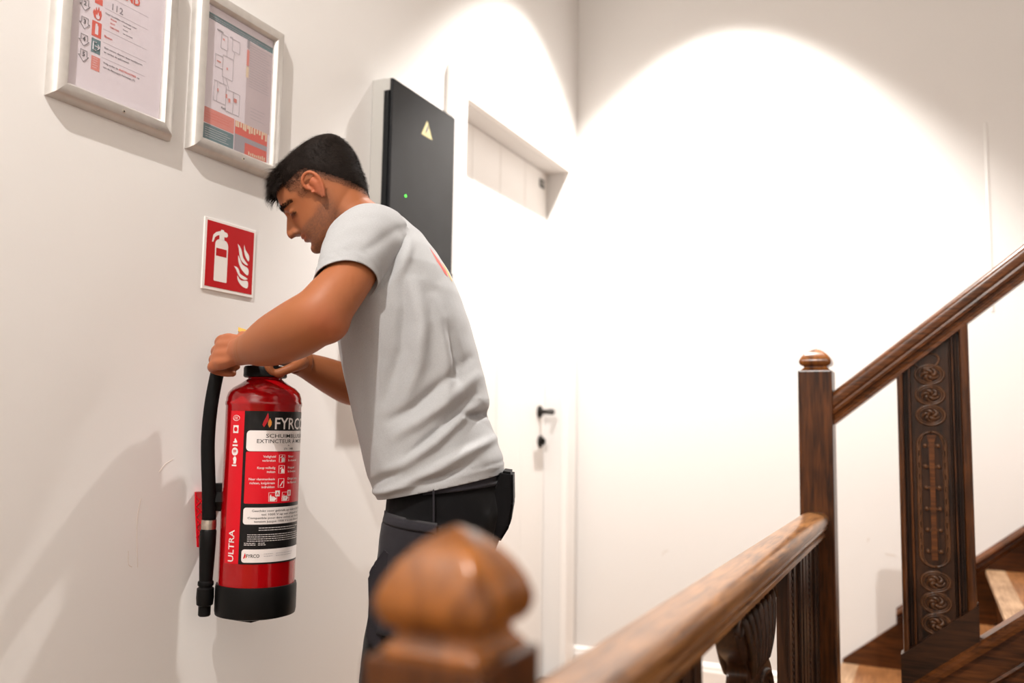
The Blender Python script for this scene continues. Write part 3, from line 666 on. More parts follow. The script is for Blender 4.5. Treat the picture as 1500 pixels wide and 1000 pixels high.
flat_polys([[(-.0285, .778), (-.0275, .782), (-.0250, .7895), (-.0235, .784), (-.0250, .780), (-.0268, .777)]], w2, 'flame_mark', 'ext_red_print', lab)
flat_polys([[(.0125, 1.043), (.0165, 1.049), (.0168, 1.055), (.0130, 1.063), (.0095, 1.055), (.0095, 1.049)]], w2, 'flame_mark', 'print_orange', lab)
flat_polys([[(-.0235, .777), (-.0222, .780), (-.0228, .7835), (-.0240, .780)]], w2, 'flame_mark', 'print_orange', lab)
random.seed(5)
flat_rects(textrows(.0, .12, .8395, .833, .0045, .0012)+textrows(-.022, .13, .826, .812, .0042, .0012)+textrows(-.028, -.004, .809, .803, .0035, .0012)+textrows(.0, .015, .809, .804, .0035, .0012), w2, 'fine_print', 'print_white', lab)
flat_rects(textrows(.012, .032, .787, .780, .0045, .001)+textrows(.037, .09, .787, .780, .0045, .001), w2, 'fine_print', 'ink_soft', lab)
EQ = lambda u, n, z: tuple(Vector((EX, EY, z))+R0*u+N0*n)      # u: round to the right, n: out of the wall side facing the label
hs = obj('hose', tube(B(), catmull([EQ(-.070, .0, 1.196), EQ(-.088, .004, 1.192), EQ(-.097, .006, 1.165), EQ(-.1075, .008, 1.09), EQ(-.1105, .008, 1.01), EQ(-.1045, .006, .915), EQ(-.101, .004, .846)], 8), .0142, 20), 'black_rubber', ex, smooth=True)
def cyl_at(u, n, prof, seg=24):
    bm = B(); c = Vector(EQ(u, n, 0)); lathe(bm, prof, (c.x, c.y), seg); return bm
obj('ferrule', cyl_at(-.101, .004, [(.0135, .829), (.0152, .830), (.0155, .838), (.0152, .849), (.0135, .850)]), 'steel', hs, smooth='auto')
nz = obj('nozzle', cyl_at(-.1015, .004, [(.010, .834), (.0135, .832), (.0168, .826), (.0165, .80), (.0150, .76), (.0135, .725), (.0135, .712), (.0172, .709), (.0178, .690), (.0165, .676), (.0125, .673), (.0125, .655), (.0105, .6525), (.009, .66)]), 'black_plastic', ex, smooth='auto')
obj('grip_ring', cyl_at(-.1015, .004, [(.0150, .714), (.0160, .716), (.0160, .722), (.0145, .724)]), 'black_rubber', nz, smooth='auto')
bm = B(); tube(bm, [EQ(-.090, .0, .887), EQ(-.072, .0, .887)], .019, 4); obj('hose_clip', bm, 'black_plastic', ex)
# red wall-bracket wing with raised diamond ribs behind the hose
bw = B(); poly = [(-.133, .905), (-.118, .905), (-.108, .905), (-.108, .80), (-.118, .788), (-.1235, .79), (-.127, .83), (-.1315, .87)]
prism(bw, poly, lambda p: EQ(p[0], -.040, p[1]), lambda p: EQ(p[0], -.022, p[1]))
wg = obj('bracket_wing', bw, 'ext_red', ex)
bm = B()
for k in range(4):
    z = .895-.022*k
    tube(bm, [EQ(-.130+.001*k, -.021, z), EQ(-.112, -.021, z-.020)], .0016, 5); tube(bm, [EQ(-.112, -.021, z), EQ(-.129+.001*k, -.021, z-.020)], .0016, 5)
tube(bm, [EQ(-.132, -.022, .905), EQ(-.130, -.022, .87), EQ(-.126, -.022, .83), EQ(-.1225, -.022, .79)], .0022, 6)
obj('wing_rib', bm, 'ext_red_print', wg)
obj('wall_bracket', box(B(), 0, .048, EY-.012, EY+.012, .86, .92, .003), 'black_plastic', ex)
# valve
lathe(bm := B(), [(.022, 1.196), (.022, 1.214), (.018, 1.222), (.008, 1.224)], (EX, EY), 24)
vb = obj('valve_body', bm, 'black_plastic', ex, smooth='auto')
bm = B(); tube(bm, [EQ(-.0, .0, 1.202), EQ(-.04, 0, 1.200), EQ(-.075, 0, 1.195)], [.016, .015, .015], 16); obj('outlet', bm, 'black_plastic', vb, smooth='auto')
bm = B(); tube(bm, catmull([EQ(.012, 0, 1.215), EQ(-.015, 0, 1.228), EQ(-.05, 0, 1.232)], 5), .008, 10); obj('lever', bm, 'black_plastic', vb, smooth='auto')
bm = B(); prism(bm, [(-.060, 1.2465), (-.022, 1.236), (-.022, 1.244), (-.060, 1.2555)], lambda p: EQ(p[0], .02, p[1]), lambda p: EQ(p[0], -.02, p[1])); obj('safety_tag', bm, 'yellow_tag', vb)

# ------------------------------------------------------------------ person
MB0 = np.array([.48, 1.62, 0.]); FV = np.array([-.9015, -.4327, 0.]); BV = np.array([.4327, -.9015, 0.])
def LW(a, b, z): return tuple(MB0+a*FV+b*BV+np.array([0, 0, z]))       # forward, to his left, up -> world
def to_local(co):
    d = co-MB0; return np.stack([d@FV, d@BV, d[:, 2]], 1)
TH = math.radians(38); H0 = np.array([.277, 0, 1.552]); HS = .97
def HL(p, q, r):                                                        # head frame (front, up, left) -> local
    return (H0[0]+HS*(p*math.cos(TH)+q*math.sin(TH)), r*HS, H0[2]+HS*(-p*math.sin(TH)+q*math.cos(TH)))
def HW(p, q, r): return LW(*HL(p, q, r))
def to_head(L):
    d = (L-H0)/HS; return np.stack([d[:, 0]*math.cos(TH)-d[:, 2]*math.sin(TH), d[:, 0]*math.sin(TH)+d[:, 2]*math.cos(TH), d[:, 1]], 1)
def dense(pts, n=6):
    """smooth chain of (a, b, z, radius)"""
    return catmull(pts, n)
def limb(bm, pts, n=6, seg=20, sq=None):
    c = dense(pts, n); tube(bm, [LW(*p[:3]) for p in c], [p[3] for p in c], seg)
def ball(bm, a, b, z, r, s=(1, 1, 1)):
    bmesh.ops.create_uvsphere(bm, u_segments=20, v_segments=14, radius=r, matrix=Matrix.Translation(LW(a, b, z)) @ Matrix.Rotation(math.atan2(FV[1], FV[0]), 4, 'Z') @ Matrix.Diagonal((*s, 1)))
def hball(bm, p, q, rr, rad, s=(1, 1, 1)):
    Rm = Matrix((tuple(np.array(HW(1, 0, 0))-np.array(HW(0, 0, 0))), tuple(BV*HS), tuple(np.array(HW(0, 1, 0))-np.array(HW(0, 0, 0))))).transposed().to_4x4()
    bmesh.ops.create_uvsphere(bm, u_segments=20, v_segments=14, radius=rad, matrix=Matrix.Translation(HW(p, q, rr)) @ Rm @ Matrix.Diagonal((s[0], s[2], s[1], 1)))
def ringpts(f, b, w, n=40, ex=2.3, fl=0):
    """tilted torso ring: f, b are (a, z) of front and back, w half width"""
    out = []
    for i in range(n):
        t = 2*PI*i/n; c, s = math.cos(t), math.sin(t)
        x = math.copysign(abs(c)**(2/ex), c); y = math.copysign(abs(s)**(2/ex), s)
        k = (x+1)/2
        out.append(LW(b[0]+(f[0]-b[0])*k, y*w, b[1]+(f[1]-b[1])*k))
    return out
def fuse(bm, voxel, smooth=4, factor=.5):
    me = bpy.data.meshes.new('fused'); bmesh.ops.recalc_face_normals(bm, faces=bm.faces[:]); bm.to_mesh(me); bm.free()
    o = bpy.data.objects.new('fused', me); COL.objects.link(o)
    m = o.modifiers.new('r', 'REMESH'); m.mode = 'VOXEL'; m.voxel_size = voxel
    if smooth:
        m = o.modifiers.new('s', 'SMOOTH'); m.factor = factor; m.iterations = smooth
    dg = bpy.context.evaluated_depsgraph_get(); dg.update()
    out = bpy.data.meshes.new_from_object(o.evaluated_get(dg))
    bpy.data.objects.remove(o); bpy.data.meshes.remove(me); return out
def coords(me):
    a = np.empty(len(me.vertices)*3, np.float32); me.vertices.foreach_get('co', a); return a.reshape(-1, 3).astype(float)
def normals(me):
    a = np.empty(len(me.vertices)*3, np.float32); me.vertices.foreach_get('normal', a); return a.reshape(-1, 3).astype(float)
def setco(me, co): me.vertices.foreach_set('co', co.astype(np.float32).ravel()); me.update()
def gs(d, s): return np.exp(-(d/s)**2)
def sstep(x, a, b): t = np.clip((x-a)/(b-a), 0, 1); return t*t*(3-2*t)
def vnoise(P_, f, seed=0):
    rs = np.random.RandomState(seed); out = np.zeros(len(P_))
    for k in range(6):
        d = rs.randn(3); d /= np.linalg.norm(d); out += np.sin(P_@d*f*rs.uniform(.7, 1.5)+rs.uniform(0, 6.28))
    return out/6

# --- body: one continuous surface
bm = B()
HSL = [(.096, .006, -.060, .020), (.092, .030, -.080, .044), (.084, .052, -.096, .060), (.071, .070, -.107, .070), (.054, .081, -.112, .0755), (.032, .087, -.112, .077), (.011, .0915, -.108, .0760), (-.004, .0865, -.102, .0735), (-.022, .0850, -.099, .0700), (-.042, .0865, -.086, .0660), (-.060, .0885, -.066, .0615), (-.076, .0840, -.034, .0560), (-.092, .0850, -.012, .0480), (-.106, .0800, .010, .0360), (-.115, .0640, .026, .0200)]
rings = []
for q, pf, pb, w in [tuple(v) for v in catmull(HSL, 3)]:
    ring = []
    for i in range(40):
        t = 2*PI*i/40; c, s = math.cos(t), math.sin(t); k = 2.25
        x = math.copysign(abs(c)**(2/k), c); y = math.copysign(abs(s)**(2/k), s)
        mid = (pf*.42+pb*.58)
        p = mid+(pf-mid)*x if x > 0 else mid+(mid-pb)*x
        taper = 1-.16*max(0, x)**2
        ring.append(HW(p, q, y*w*taper))
    rings.append(ring)
loft(bm, rings)
# nose, nostril wings, lips, chin, lids, brows
c = catmull([(.078, .004, .008), (.0895, -.009, .0078), (.0985, -.022, .0085), (.1060, -.036, .0098), (.1035, -.043, .0090)], 4)
tube(bm, [HW(p, q, 0) for p, q, r in c], [r*HS for p, q, r in c], 14)
tube(bm, [HW(p-.010, q, 0) for p, q, r in c], [r*1.15*HS for p, q, r in c], 14); tube(bm, [HW(p-.020, q-.002, 0) for p, q, r in c], [r*1.25*HS for p, q, r in c], 14)
for s in (-1, 1):
    hball(bm, .0925, -.043, s*.0105, .0088, (1.1, .85, .8))
    hball(bm, .0655, -.008, s*.031, .0150, (1, .80, 1.0))
    hball(bm, .0800, .011, s*.026, .0130, (.9, .5, 1.6))
hball(bm, .0865, -.0590, 0, .0085, (.9, .60, 2.2)); hball(bm, .0845, -.0685, 0, .0090, (.9, .64, 1.9)); hball(bm, .0780, -.0960, 0, .0150, (1, .9, 1.2))
# ears
for s in (-1, 1):
    E = lambda u, v, o: HW(.004-u*.98+v*.10, -.010+v*.98+u*.10, s*(.073+o))
    hx = catmull([(.006, -.004, .001), (-.010, .010, .004), (-.008, .026, .009), (.004, .034, .013), (.018, .030, .017), (.025, .014, .017), (.022, -.004, .014), (.013, -.020, .010), (.005, -.029, .007)], 5)
    tube(bm, [E(*p) for p in hx], [.0042 if i > 5 else .0034 for i in range(len(hx))], 10)
    ah = catmull([(.012, .020, .011), (.016, .008, .0115), (.013, -.006, .010), (.006, -.014, .008)], 5)
    tube(bm, [E(*p) for p in ah], .0032, 8)
    tube(bm, [E(.002, -.008, .003), E(.007, -.022, .006), E(.004, -.030, .006)], [.005, .0062, .0050], 10)
    bmesh.ops.create_uvsphere(bm, u_segments=12, v_segments=8, radius=.004, matrix=Matrix.Translation(E(-.006, -.004, .004)))
    pv = [E(.010, .018, .004), E(.014, .004, .004), E(.010, -.012, .003), E(.004, -.02, .002)]
    tube(bm, pv, [.011, .012, .010, .006], 12)
# neck and trunk
nb = HL(-.040, -.015, 0); nm = HL(-.026, -.078, 0)
tube(bm, [LW(*p) for p in catmull([HL(-.03, .005, 0), nb, nm, (.150, 0, 1.455), (.128, 0, 1.36)], 5)], [.055]*5+[.055]*5+[.054]*5+[.060]*5+[.07], 28)
limb(bm, [(*HL(.030, -.075, .0), .030), (*HL(.010, -.105, 0), .040), (.195, 0, 1.44, .045), (.175, 0, 1.37, .06)], 5)
TR = [((.080, .86), (-.100, .86), .120), ((.095, .95), (-.095, .98), .122), ((.115, 1.06), (-.065, 1.085), .122), ((.145, 1.17), (-.058, 1.15), .130), ((.175, 1.26), (-.040, 1.24), .142), ((.185, 1.33), (-.010, 1.31), .148), ((.185, 1.385), (.025, 1.38), .140), ((.180, 1.42), (.075, 1.44), .09)]
loft(bm, [ringpts(*r) for r in TR])
# left arm
ELb, WRb = (.2360, .262, 1.2600), (.4270, .082, 1.1945)
limb(bm, [(.135, .105, 1.410, .050), (.146, .150, 1.400, .054), (.158, .190, 1.360, .0480), (.174, .222, 1.318, .0475), (.192, .243, 1.286, .0505), (.210, .256, 1.258, .0525), (.232, .250, 1.242, .0550), (.262, .224, 1.230, .0560), (.292, .195, 1.221, .0540), (.322, .165, 1.213, .0500), (.352, .137, 1.206, .0430), (.378, .113, 1.202, .0350), (.398, .094, 1.199, .0300), (.412, .082, 1.197, .0290)], 6, 28)
ball(bm, .203, .252, 1.247, .0495)
# right arm
limb(bm, [(.135, -.105, 1.410, .050), (.146, -.150, 1.400, .054), (.175, -.205, 1.33, .056), (.195, -.225, 1.24, .050), (.210, -.235, 1.165, .043), (.214, -.235, 1.135, .040)], 6, 24)
limb(bm, [(.210, -.235, 1.135, .040), (.235, -.205, 1.142, .044), (.265, -.165, 1.158, .042), (.295, -.120, 1.173, .035), (.318, -.085, 1.183, .028), (.332, -.062, 1.188, .0265)], 6, 24)
# hands: palm plus five separate curled fingers each
def hand(bm, wrist, fwd, side, up, fingers, thumb, palm=.052):
    W_0, f_, s_, u_ = (np.array(v, float) for v in (wrist, fwd, side, up))
    G = lambda x, y, z: tuple(W_0+x*f_+y*s_+z*u_)
    # palm as a flattened loft
    rr = []
    for x, hw, hh, zc in ((-.012, .026, .0235, 0), (.006, .028, .022, .001), (.028, .036, .0185, .003), (.05, .041, .0165, .004), (.068, .040, .0145, .003), (.078, .036, .010, .001)):
        rr.append([LW(*G(x, hw*math.copysign(abs(math.cos(t))**.8, math.cos(t)), zc+hh*math.copysign(abs(math.sin(t))**.8, math.sin(t)))) for t in np.linspace(0, 2*PI, 22, endpoint=False)])
    loft(bm, rr)
    for y, ch in fingers:
        pts = [(.050, y*.9, .000, .0095)]+ch
        c_ = catmull(pts, 4)
        tube(bm, [LW(*G(*p[:3])) for p in c_], [p[3] for p in c_], 12)
        e = c_[-1]; bmesh.ops.create_uvsphere(bm, u_segments=12, v_segments=8, radius=e[3], matrix=Matrix.Translation(LW(*G(*e[:3]))))
        k = ch[0]; bmesh.ops.create_uvsphere(bm, u_segments=12, v_segments=8, radius=.0108, matrix=Matrix.Translation(LW(*G(k[0], k[1], k[2]+.001))))
    c_ = catmull(thumb, 5)
    tube(bm, [LW(*G(*p[:3])) for p in c_], [p[3] for p in c_], 12)
    e = c_[-1]; bmesh.ops.create_uvsphere(bm, u_segments=12, v_segments=8, radius=e[3], matrix=Matrix.Translation(LW(*G(*e[:3]))))
def curl(y, L, y2=None, drop=1.0, r=.0090):
    y2 = y if y2 is None else y2
    return (y, [(.070, y, .004, .0112), (.070+.026*L, y, -.008*drop, r*1.1), (.070+.034*L, (y+y2)/2, -.028*drop, r*1.06), (.070+.022*L, y2, -.046*drop, r), (.070-.004*L, y2, -.050*drop, r*.92)])
lf = np.array([.86, -.50, -.06]); lf /= np.linalg.norm(lf); ls = np.array([.10, .35, -.93]); ls -= lf*(ls@lf); ls /= np.linalg.norm(ls); lu = np.cross(lf, ls); lu *= np.sign(lu[1])
LHB = (.400, .092, 1.200)
hand(bm, LHB, lf, ls, lu, [curl(.031, .62, .026, .92, .0082), curl(.0115, .85, .009, .98), curl(-.0085, .95, -.010, 1.0), curl(-.028, .80, -.028, .96)],
     [(.012, -.024, -.004, .014), (.034, -.042, -.016, .0125), (.056, -.046, -.032, .0105), (.074, -.034, -.046, .0092)])
rf = np.array([.72, .69, .02]); rf /= np.linalg.norm(rf); rs_ = np.array([.69, -.72, 0.0]); ru = np.cross(rf, rs_); ru *= np.sign(ru[2])
hand(bm, (.318, -.072, 1.190), rf, rs_, ru, [curl(.031, .62, .026, .7, .0082), curl(.0115, .85, .009, .72), curl(-.0085, .95, -.010, .75), curl(-.028, .80, -.028, .7)],
     [(.012, -.024, -.004, .014), (.034, -.042, -.012, .0125), (.056, -.046, -.022, .0105), (.076, -.036, -.032, .0092)])
# legs and feet
for s in (-1, 1):
    limb(bm, [(-.005, s*.075, .88, .060), (.010, s*.088, .78, .072), (.045, s*.095, .62, .068), (.070, s*.098, .50, .055), (.045, s*.10, .36, .052), (.010, s*.10, .20, .042), (.0, s*.10, .09, .036)], 5, 18)
    limb(bm, [(-.02, s*.10, .055, .040), (.06, s*.105, .045, .036), (.14, s*.11, .035, .028)], 4, 14)
body = fuse(bm, .0029, 3, .5)
def relax(me, mask, it):
    ed = np.empty(len(me.edges)*2, np.int32); me.edges.foreach_get('vertices', ed); ed = ed.reshape(-1, 2); c_ = coords(me); n = len(c_)
    keep = mask[ed[:, 0]] | mask[ed[:, 1]]; ed = ed[keep]
    deg = np.bincount(ed.ravel(), minlength=n).astype(float); deg[deg == 0] = 1
    for _ in range(it):
        av = np.stack([np.bincount(ed[:, 0], c_[ed[:, 1], k], n)+np.bincount(ed[:, 1], c_[ed[:, 0], k], n) for k in range(3)], 1)/deg[:, None]
        c_ = np.where(mask[:, None], c_*.5+av*.5, c_)
    setco(me, c_)
L = to_local(coords(body))
HH = to_head(L); relax(body, (HH[:, 1] > -.115) & (HH[:, 0] > .025) & (L[:, 2] > 1.38) & (np.abs(L[:, 1]) < .07), 4)
relax(body, (L[:, 1] > .10) & (L[:, 0] > .10) & (L[:, 0] < .40) & (L[:, 2] > 1.12), 24)
co = coords(body); nr = normals(body); L = to_local(co); Hc = to_head(L)
hd_mask = (L[:, 2] > 1.40) & (Hc[:, 0] > -.13) & (Hc[:, 1] > -.135) & (np.abs(L[:, 1]) < .11)
p, q, r = Hc[:, 0], Hc[:, 1], np.abs(Hc[:, 2])
dsp = np.zeros(len(co))
dsp -= hd_mask*.0032*gs(np.hypot((q+.0635)/.0022, np.maximum(r-.018, 0)/.006)*1.0, 1.0)*(p > .07)            # mouth line
dsp -= hd_mask*.0035*gs(np.hypot((q+.001)/.006, (r-.018)/.007), 1.0)*(p > .06)                               # inner eye hollow
dsp -= hd_mask*.0020*gs(np.hypot((q+.0125)/.0020, (r-.031)/.014), 1.0)*(p > .06)                              # closed lid line
dsp -= hd_mask*.0030*gs(np.hypot((q+.079)/.006, r/.02), 1.0)*(p > .07)                                       # below lower lip
dsp -= hd_mask*.0012*gs(np.hypot((q+.050)/.0040, (r-.008)/.0040), 1.0)*sstep(p, .08, .088)                             # nostrils
arm = (L[:, 1] > .03) & (L[:, 0] > .15) & (L[:, 2] < 1.40) & (L[:, 2] > 1.1)
dsp += arm*.0009*vnoise(L, 60, 4)
hnd = arm & (L[:, 0] > .41)
# tendons and wrist creases on the back of the near hand
dsp += hnd*.0011*np.sin(L[:, 2]*2*PI/.0195)*sstep(L[:, 0], .42, .44)*(1-sstep(L[:, 0], .455, .475))*((nr@BV) > .3)
co2 = co+nr*dsp[:, None]; setco(body, co2)
# skin colouring: the stubble, lips, fade and flushed ear belong to the skin itself
N_ = len(co); col = np.tile(np.array([.325, .112, .043]), (N_, 1))
mix = lambda m, c: col*(1-m[:, None])+np.array(c)[None]*m[:, None]
blot = .5+.5*vnoise(L, 45, 1)
col = mix(.25*blot, (.35, .098, .037))
side = hd_mask.astype(float)
beard = side*sstep(-q, .030, .052)*(1-sstep(-q, .125, .145))*sstep(p, -.030, .0)
beard = np.maximum(beard, side*gs((p+.004)/.016, 1)*sstep(-q, .0, .03)*(q > -.09)*.8)*(1-.95*gs(np.hypot((q+.064)/.008, r/.022), 1)*(p > .075))
beard *= 1-.85*side*sstep(q, -.055, -.043)*sstep(p, .02, .04)*(r > .024)
stip = .55+.45*(np.random.RandomState(2).rand(N_))
col = mix(np.clip(beard*.72*stip, 0, 1), (.085, .045, .032))
lip = side*gs(np.hypot((q+.064)/.0085, r/.020), 1)*(p > .078)
col = mix(.65*np.clip(lip, 0, 1), (.34, .075, .055))
ear = side*(r > .0765)*gs(np.hypot((p-.0)/.03, (q+.010)/.035), 1.2)
col = mix(.45*np.clip(ear, 0, 1), (.46, .11, .055))
col = mix(hnd*.35+0, (.44, .145, .078)); col = mix(arm*gs(np.hypot(L[:, 0]-.19, L[:, 2]-1.232), .03)*.45, (.44, .12, .06))
# hair density on the scalp: front hairline, sideburn, nape
def scalp(p, q, r):
    frontline = sstep(q-(.050-.30*np.maximum(r-.035, 0)), -.004, .006)*(p > .03)
    temple = sstep(.052-p, -.003, .006)*sstep(q, .012, .022)*(p > .018)
    burn = sstep(.040-p, -.003, .004)*sstep(p, .010, .016)*sstep(q, -.016, .002)
    over = sstep(q, .020, .030)*(p <= .04)
    back = sstep(q-(.004+(p+.02)*1.25), -.006, .006)*(p < -.004)*sstep(q, -.085, -.066)
    return np.clip(np.maximum.reduce([frontline, temple, burn*.8, over, back]), 0, 1)
sc = scalp(p, q, r)*side*(1-(r > .0790)*(q < .035)*(p > -.04)*(p < .03))
def soften(me, val, it):
    ed = np.empty(len(me.edges)*2, np.int32); me.edges.foreach_get('vertices', ed); ed = ed.reshape(-1, 2); n = len(val); v_ = val.copy()
    deg = np.bincount(ed.ravel(), minlength=n).astype(float); deg[deg == 0] = 1
    for _ in range(it): v_ = .4*v_+.6*(np.bincount(ed[:, 0], v_[ed[:, 1]], n)+np.bincount(ed[:, 1], v_[ed[:, 0]], n))/deg
    return v_
sc = np.clip(soften(body, sc, 6), 0, 1)
fade = np.maximum(sstep(q, .018, .060), sstep(q-(.012+(p+.02)*1.25), -.004, .022)*(p < -.004))      # short back and sides
fade = soften(body, fade, 10)
col = mix(np.clip(sc*(.50+.42*fade)*(.85+.15*stip), 0, 1), (.030, .020, .016))
at_ = body.color_attributes.new('tint', 'FLOAT_COLOR', 'POINT')
at_.data.foreach_set('color', np.concatenate([col, np.ones((N_, 1))], 1).astype(np.float32).ravel())
def skin_mat():
    m = mat('tanned_skin', (.6, .3, .2), .50, spec=.28, sub=.12, bump=(420, .12, .0006)); n = m.node_tree.nodes; l = m.node_tree.links
    a = n.new('ShaderNodeVertexColor'); a.layer_name = 'tint'; l.new(a.outputs['Color'], n['Principled BSDF'].inputs['Base Color']); return m
MT['skin'] = skin_mat()
PB = obj('person', body, 'skin', smooth=True, label='man in grey t-shirt and black work trousers bending over the extinguisher with both hands', cat='person')

# --- hair: a dense cap plus strands
MT['hair'] = mat('dark_brown_hair', (.012, .0075, .0055), .62, spec=.12)
rsd = np.random.RandomState(11)
def hair_len(p, q, r):
    top = sstep(q, .045, .080); front = sstep(p, .0, .05)
    return .0022+.008*np.maximum(sstep(q, .02, .055), sstep(q-(.012+(p+.02)*1.25), 0, .04)*(p < -.004))+top*(.010+.014*front)
sel = np.where((sc > .6) & (fade > .6))[0]
bm = B(); vm = {}
thick = .0006+.30*hair_len(p, q, r)*sstep(sc*fade, .45, .95)
wig = 1+.16*vnoise(L, 190, 8)
co3 = co2+nr*(thick*wig)[:, None]
ss = set(sel.tolist())
for pl_ in body.polygons:
    vs = list(pl_.vertices)
    if all(v in ss for v in vs):
        f = []
        for v in vs:
            if v not in vm: vm[v] = bm.verts.new(co3[v])
            f.append(vm[v])
        bm.faces.new(f)
HR = obj('hair', bm, 'hair', PB, smooth=True)
dirF = np.array(HW(1, 0, 0))-np.array(HW(0, 0, 0)); dirU = np.array(HW(0, 1, 0))-np.array(HW(0, 0, 0)); dirF /= np.linalg.norm(dirF); dirU /= np.linalg.norm(dirU)
V, Fc = [], []
def strand(base, dirs, ln, wd, side):
    n = len(dirs); i0 = len(V); pt = base.copy()
    for k in range(n+1):
        w = wd*(1-.85*k/n); V.append(pt-side*w); V.append(pt+side*w)
        if k < n: pt = pt+dirs[k]*ln/n
    for k in range(n): j = i0+2*k; Fc.append((j, j+1, j+3, j+2))
cand = np.where(sc > .5)[0]
for i in rsd.choice(cand, 20000):
    P3, Q3, R3 = p[i], q[i], Hc[i, 2]; nv = nr[i]; ln = hair_len(P3, Q3, abs(R3))*rsd.uniform(.7, 1.2)
    topm = sstep(np.array([Q3]), .05, .09)[0]
    comb = dirF*(.9*topm+.15)-dirU*(.75*(1-topm)+.10*topm)-dirF*.45*(1-topm)
    jit = rsd.randn(3)*.22
    d0 = nv*.75+comb*.6+jit; d1 = nv*.25+comb+jit; d2 = comb*1.1-dirU*.25+jit*1.3
    ds = [d/np.linalg.norm(d) for d in (d0, d1, d2)]
    sd = np.cross(ds[0], nv); sd /= np.linalg.norm(sd)+1e-9
    strand(co2[i]+nv*(.3*thick[i]), ds, ln, .00038, sd)
# longer fringe falling forward over the forehead
fr = np.where((sc > .5) & (q > .046) & (p > .030) & (r < .055))[0]
for i in rsd.choice(fr, 2600):
    nv = nr[i]; clump = np.sin(Hc[i, 2]*170)*.25; cid = int(abs(Hc[i, 2]*260+Hc[i, 0]*140+50)); crs = np.random.RandomState(cid); cv = crs.randn(3)*.30; ln = crs.uniform(.014, .042)*rsd.uniform(.8, 1.1)
    jit = rsd.randn(3)*.12+BV*clump+cv
    d0 = nv*.6+dirF*.8+dirU*.25+jit; d1 = dirF*1.0+jit-dirU*.15; d2 = dirF*.75-dirU*.65+jit; d3 = dirF*.25-dirU*1.0+jit*1.3
    ds = [d/np.linalg.norm(d) for d in (d0, d1, d2, d3)]
    sd = np.cross(ds[0], nv+.01); sd /= np.linalg.norm(sd)
    strand(co2[i]+nv*.004, ds, ln, .00055, sd)
me = bpy.data.meshes.new('strands'); me.from_pydata([tuple(v) for v in V], [], Fc); me.update()
o = obj('hair_strands', me, 'hair', HR, smooth=True); o['kind'] = 'stuff'
# eyebrows and lashes
V, Fc = [], []
bz = np.where(side.astype(bool) & (np.abs(q-(.0105-.25*np.maximum(r-.038, 0))) < .0042) & (r > .012) & (r < .052) & (p > .045))[0]
for i in rsd.choice(bz, 1300):
    nv = nr[i]; sgn = np.sign(Hc[i, 2]); d = BV*sgn*.8-dirF*.25+dirU*.15+nv*.3+rsd.randn(3)*.18; d /= np.linalg.norm(d)
    sd = np.cross(d, nv); sd /= np.linalg.norm(sd); strand(co2[i], [d, d-nv*.2], .0085, .0005, sd)
lz = np.where(side.astype(bool) & (np.abs(q+.0140) < .0022) & (r > .020) & (r < .044) & (p > .055))[0]
for i in rsd.choice(lz, 160):
    nv = nr[i]; d = nv*.7-dirU*.8+rsd.randn(3)*.12; d /= np.linalg.norm(d); sd = np.cross(d, nv); sd /= np.linalg.norm(sd)
    strand(co2[i], [d, d+dirU*.3], .0075, .0004, sd)
me = bpy.data.meshes.new('brows'); me.from_pydata([tuple(v) for v in V], [], Fc); me.update()
o = obj('eyebrows_and_lashes', me, 'hair', PB); o['kind'] = 'stuff'

# --- t-shirt
bm = B()
SR = [((.118, .875), (-.136, .93), .164), ((.128, .900), (-.134, .958), .166), ((.149, .945), (-.130, .99), .170), ((.166, 1.01), (-.111, 1.035), .166), ((.182, 1.065), (-.094, 1.078), .162), ((.197, 1.125), (-.099, 1.108), .165), ((.211, 1.18), (-.088, 1.15), .170), ((.222, 1.24), (-.072, 1.21), .178), ((.230, 1.30), (-.055, 1.27), .184), ((.236, 1.35), (-.033, 1.33), .186), ((.238, 1.385), (-.010, 1.378), .184), ((.238, 1.410), (.018, 1.420), .172), ((.236, 1.430), (.052, 1.462), .145), ((.233, 1.447), (.090, 1.495), .110), ((.232, 1.457), (.125, 1.515), .080), ((.232, 1.464), (.150, 1.524), .064), ((.240, 1.485), (.165, 1.545), .064)]
loft(bm, [ringpts(*r_, n=48) for r_ in SR])
for s in (-1, 1):
    limb(bm, [(.120, s*.085, 1.440, .058), (.138, s*.122, 1.428, .066), (.148, s*.145, 1.410, .066)], 6, 28)
sh = fuse(bm, .0042, 5, .5)
b2 = B(); b2.from_mesh(sh); bpy.data.meshes.remove(sh)
# open the neck, hem and cuffs with clean cuts
def cut(test, at, nrm):
    b2.faces.ensure_lookup_table()
    cs = to_local(np.array([f.calc_center_median() for f in b2.faces])); ok = test(cs)
    fs = [f for f, k in zip(b2.faces, ok) if k]; g = set(fs)
    for f in fs: g.update(f.edges); g.update(f.verts)
    n3 = Vector(nrm[0]*FV+nrm[1]*BV+np.array([0, 0, nrm[2]]))
    bmesh.ops.bisect_plane(b2, geom=list(g), plane_co=Vector(LW(*at)), plane_no=n3, clear_outer=True)
cut(lambda c: c[:, 2] < 1.0, (.128, 0, .900), (-.058, 0, -.262))
cut(lambda c: (np.abs(c[:, 1]) < .085) & (c[:, 2] > 1.44) & (c[:, 0] > .12), (.236, 0, 1.464), (.061, 0, .086))
for v in [v for v in b2.verts if not v.link_faces]: b2.verts.remove(v)
sh = bpy.data.meshes.new('t_shirt'); b2.to_mesh(sh); b2.free()
co = coords(sh); nr = normals(sh); L = to_local(co); a, b_, z = L.T
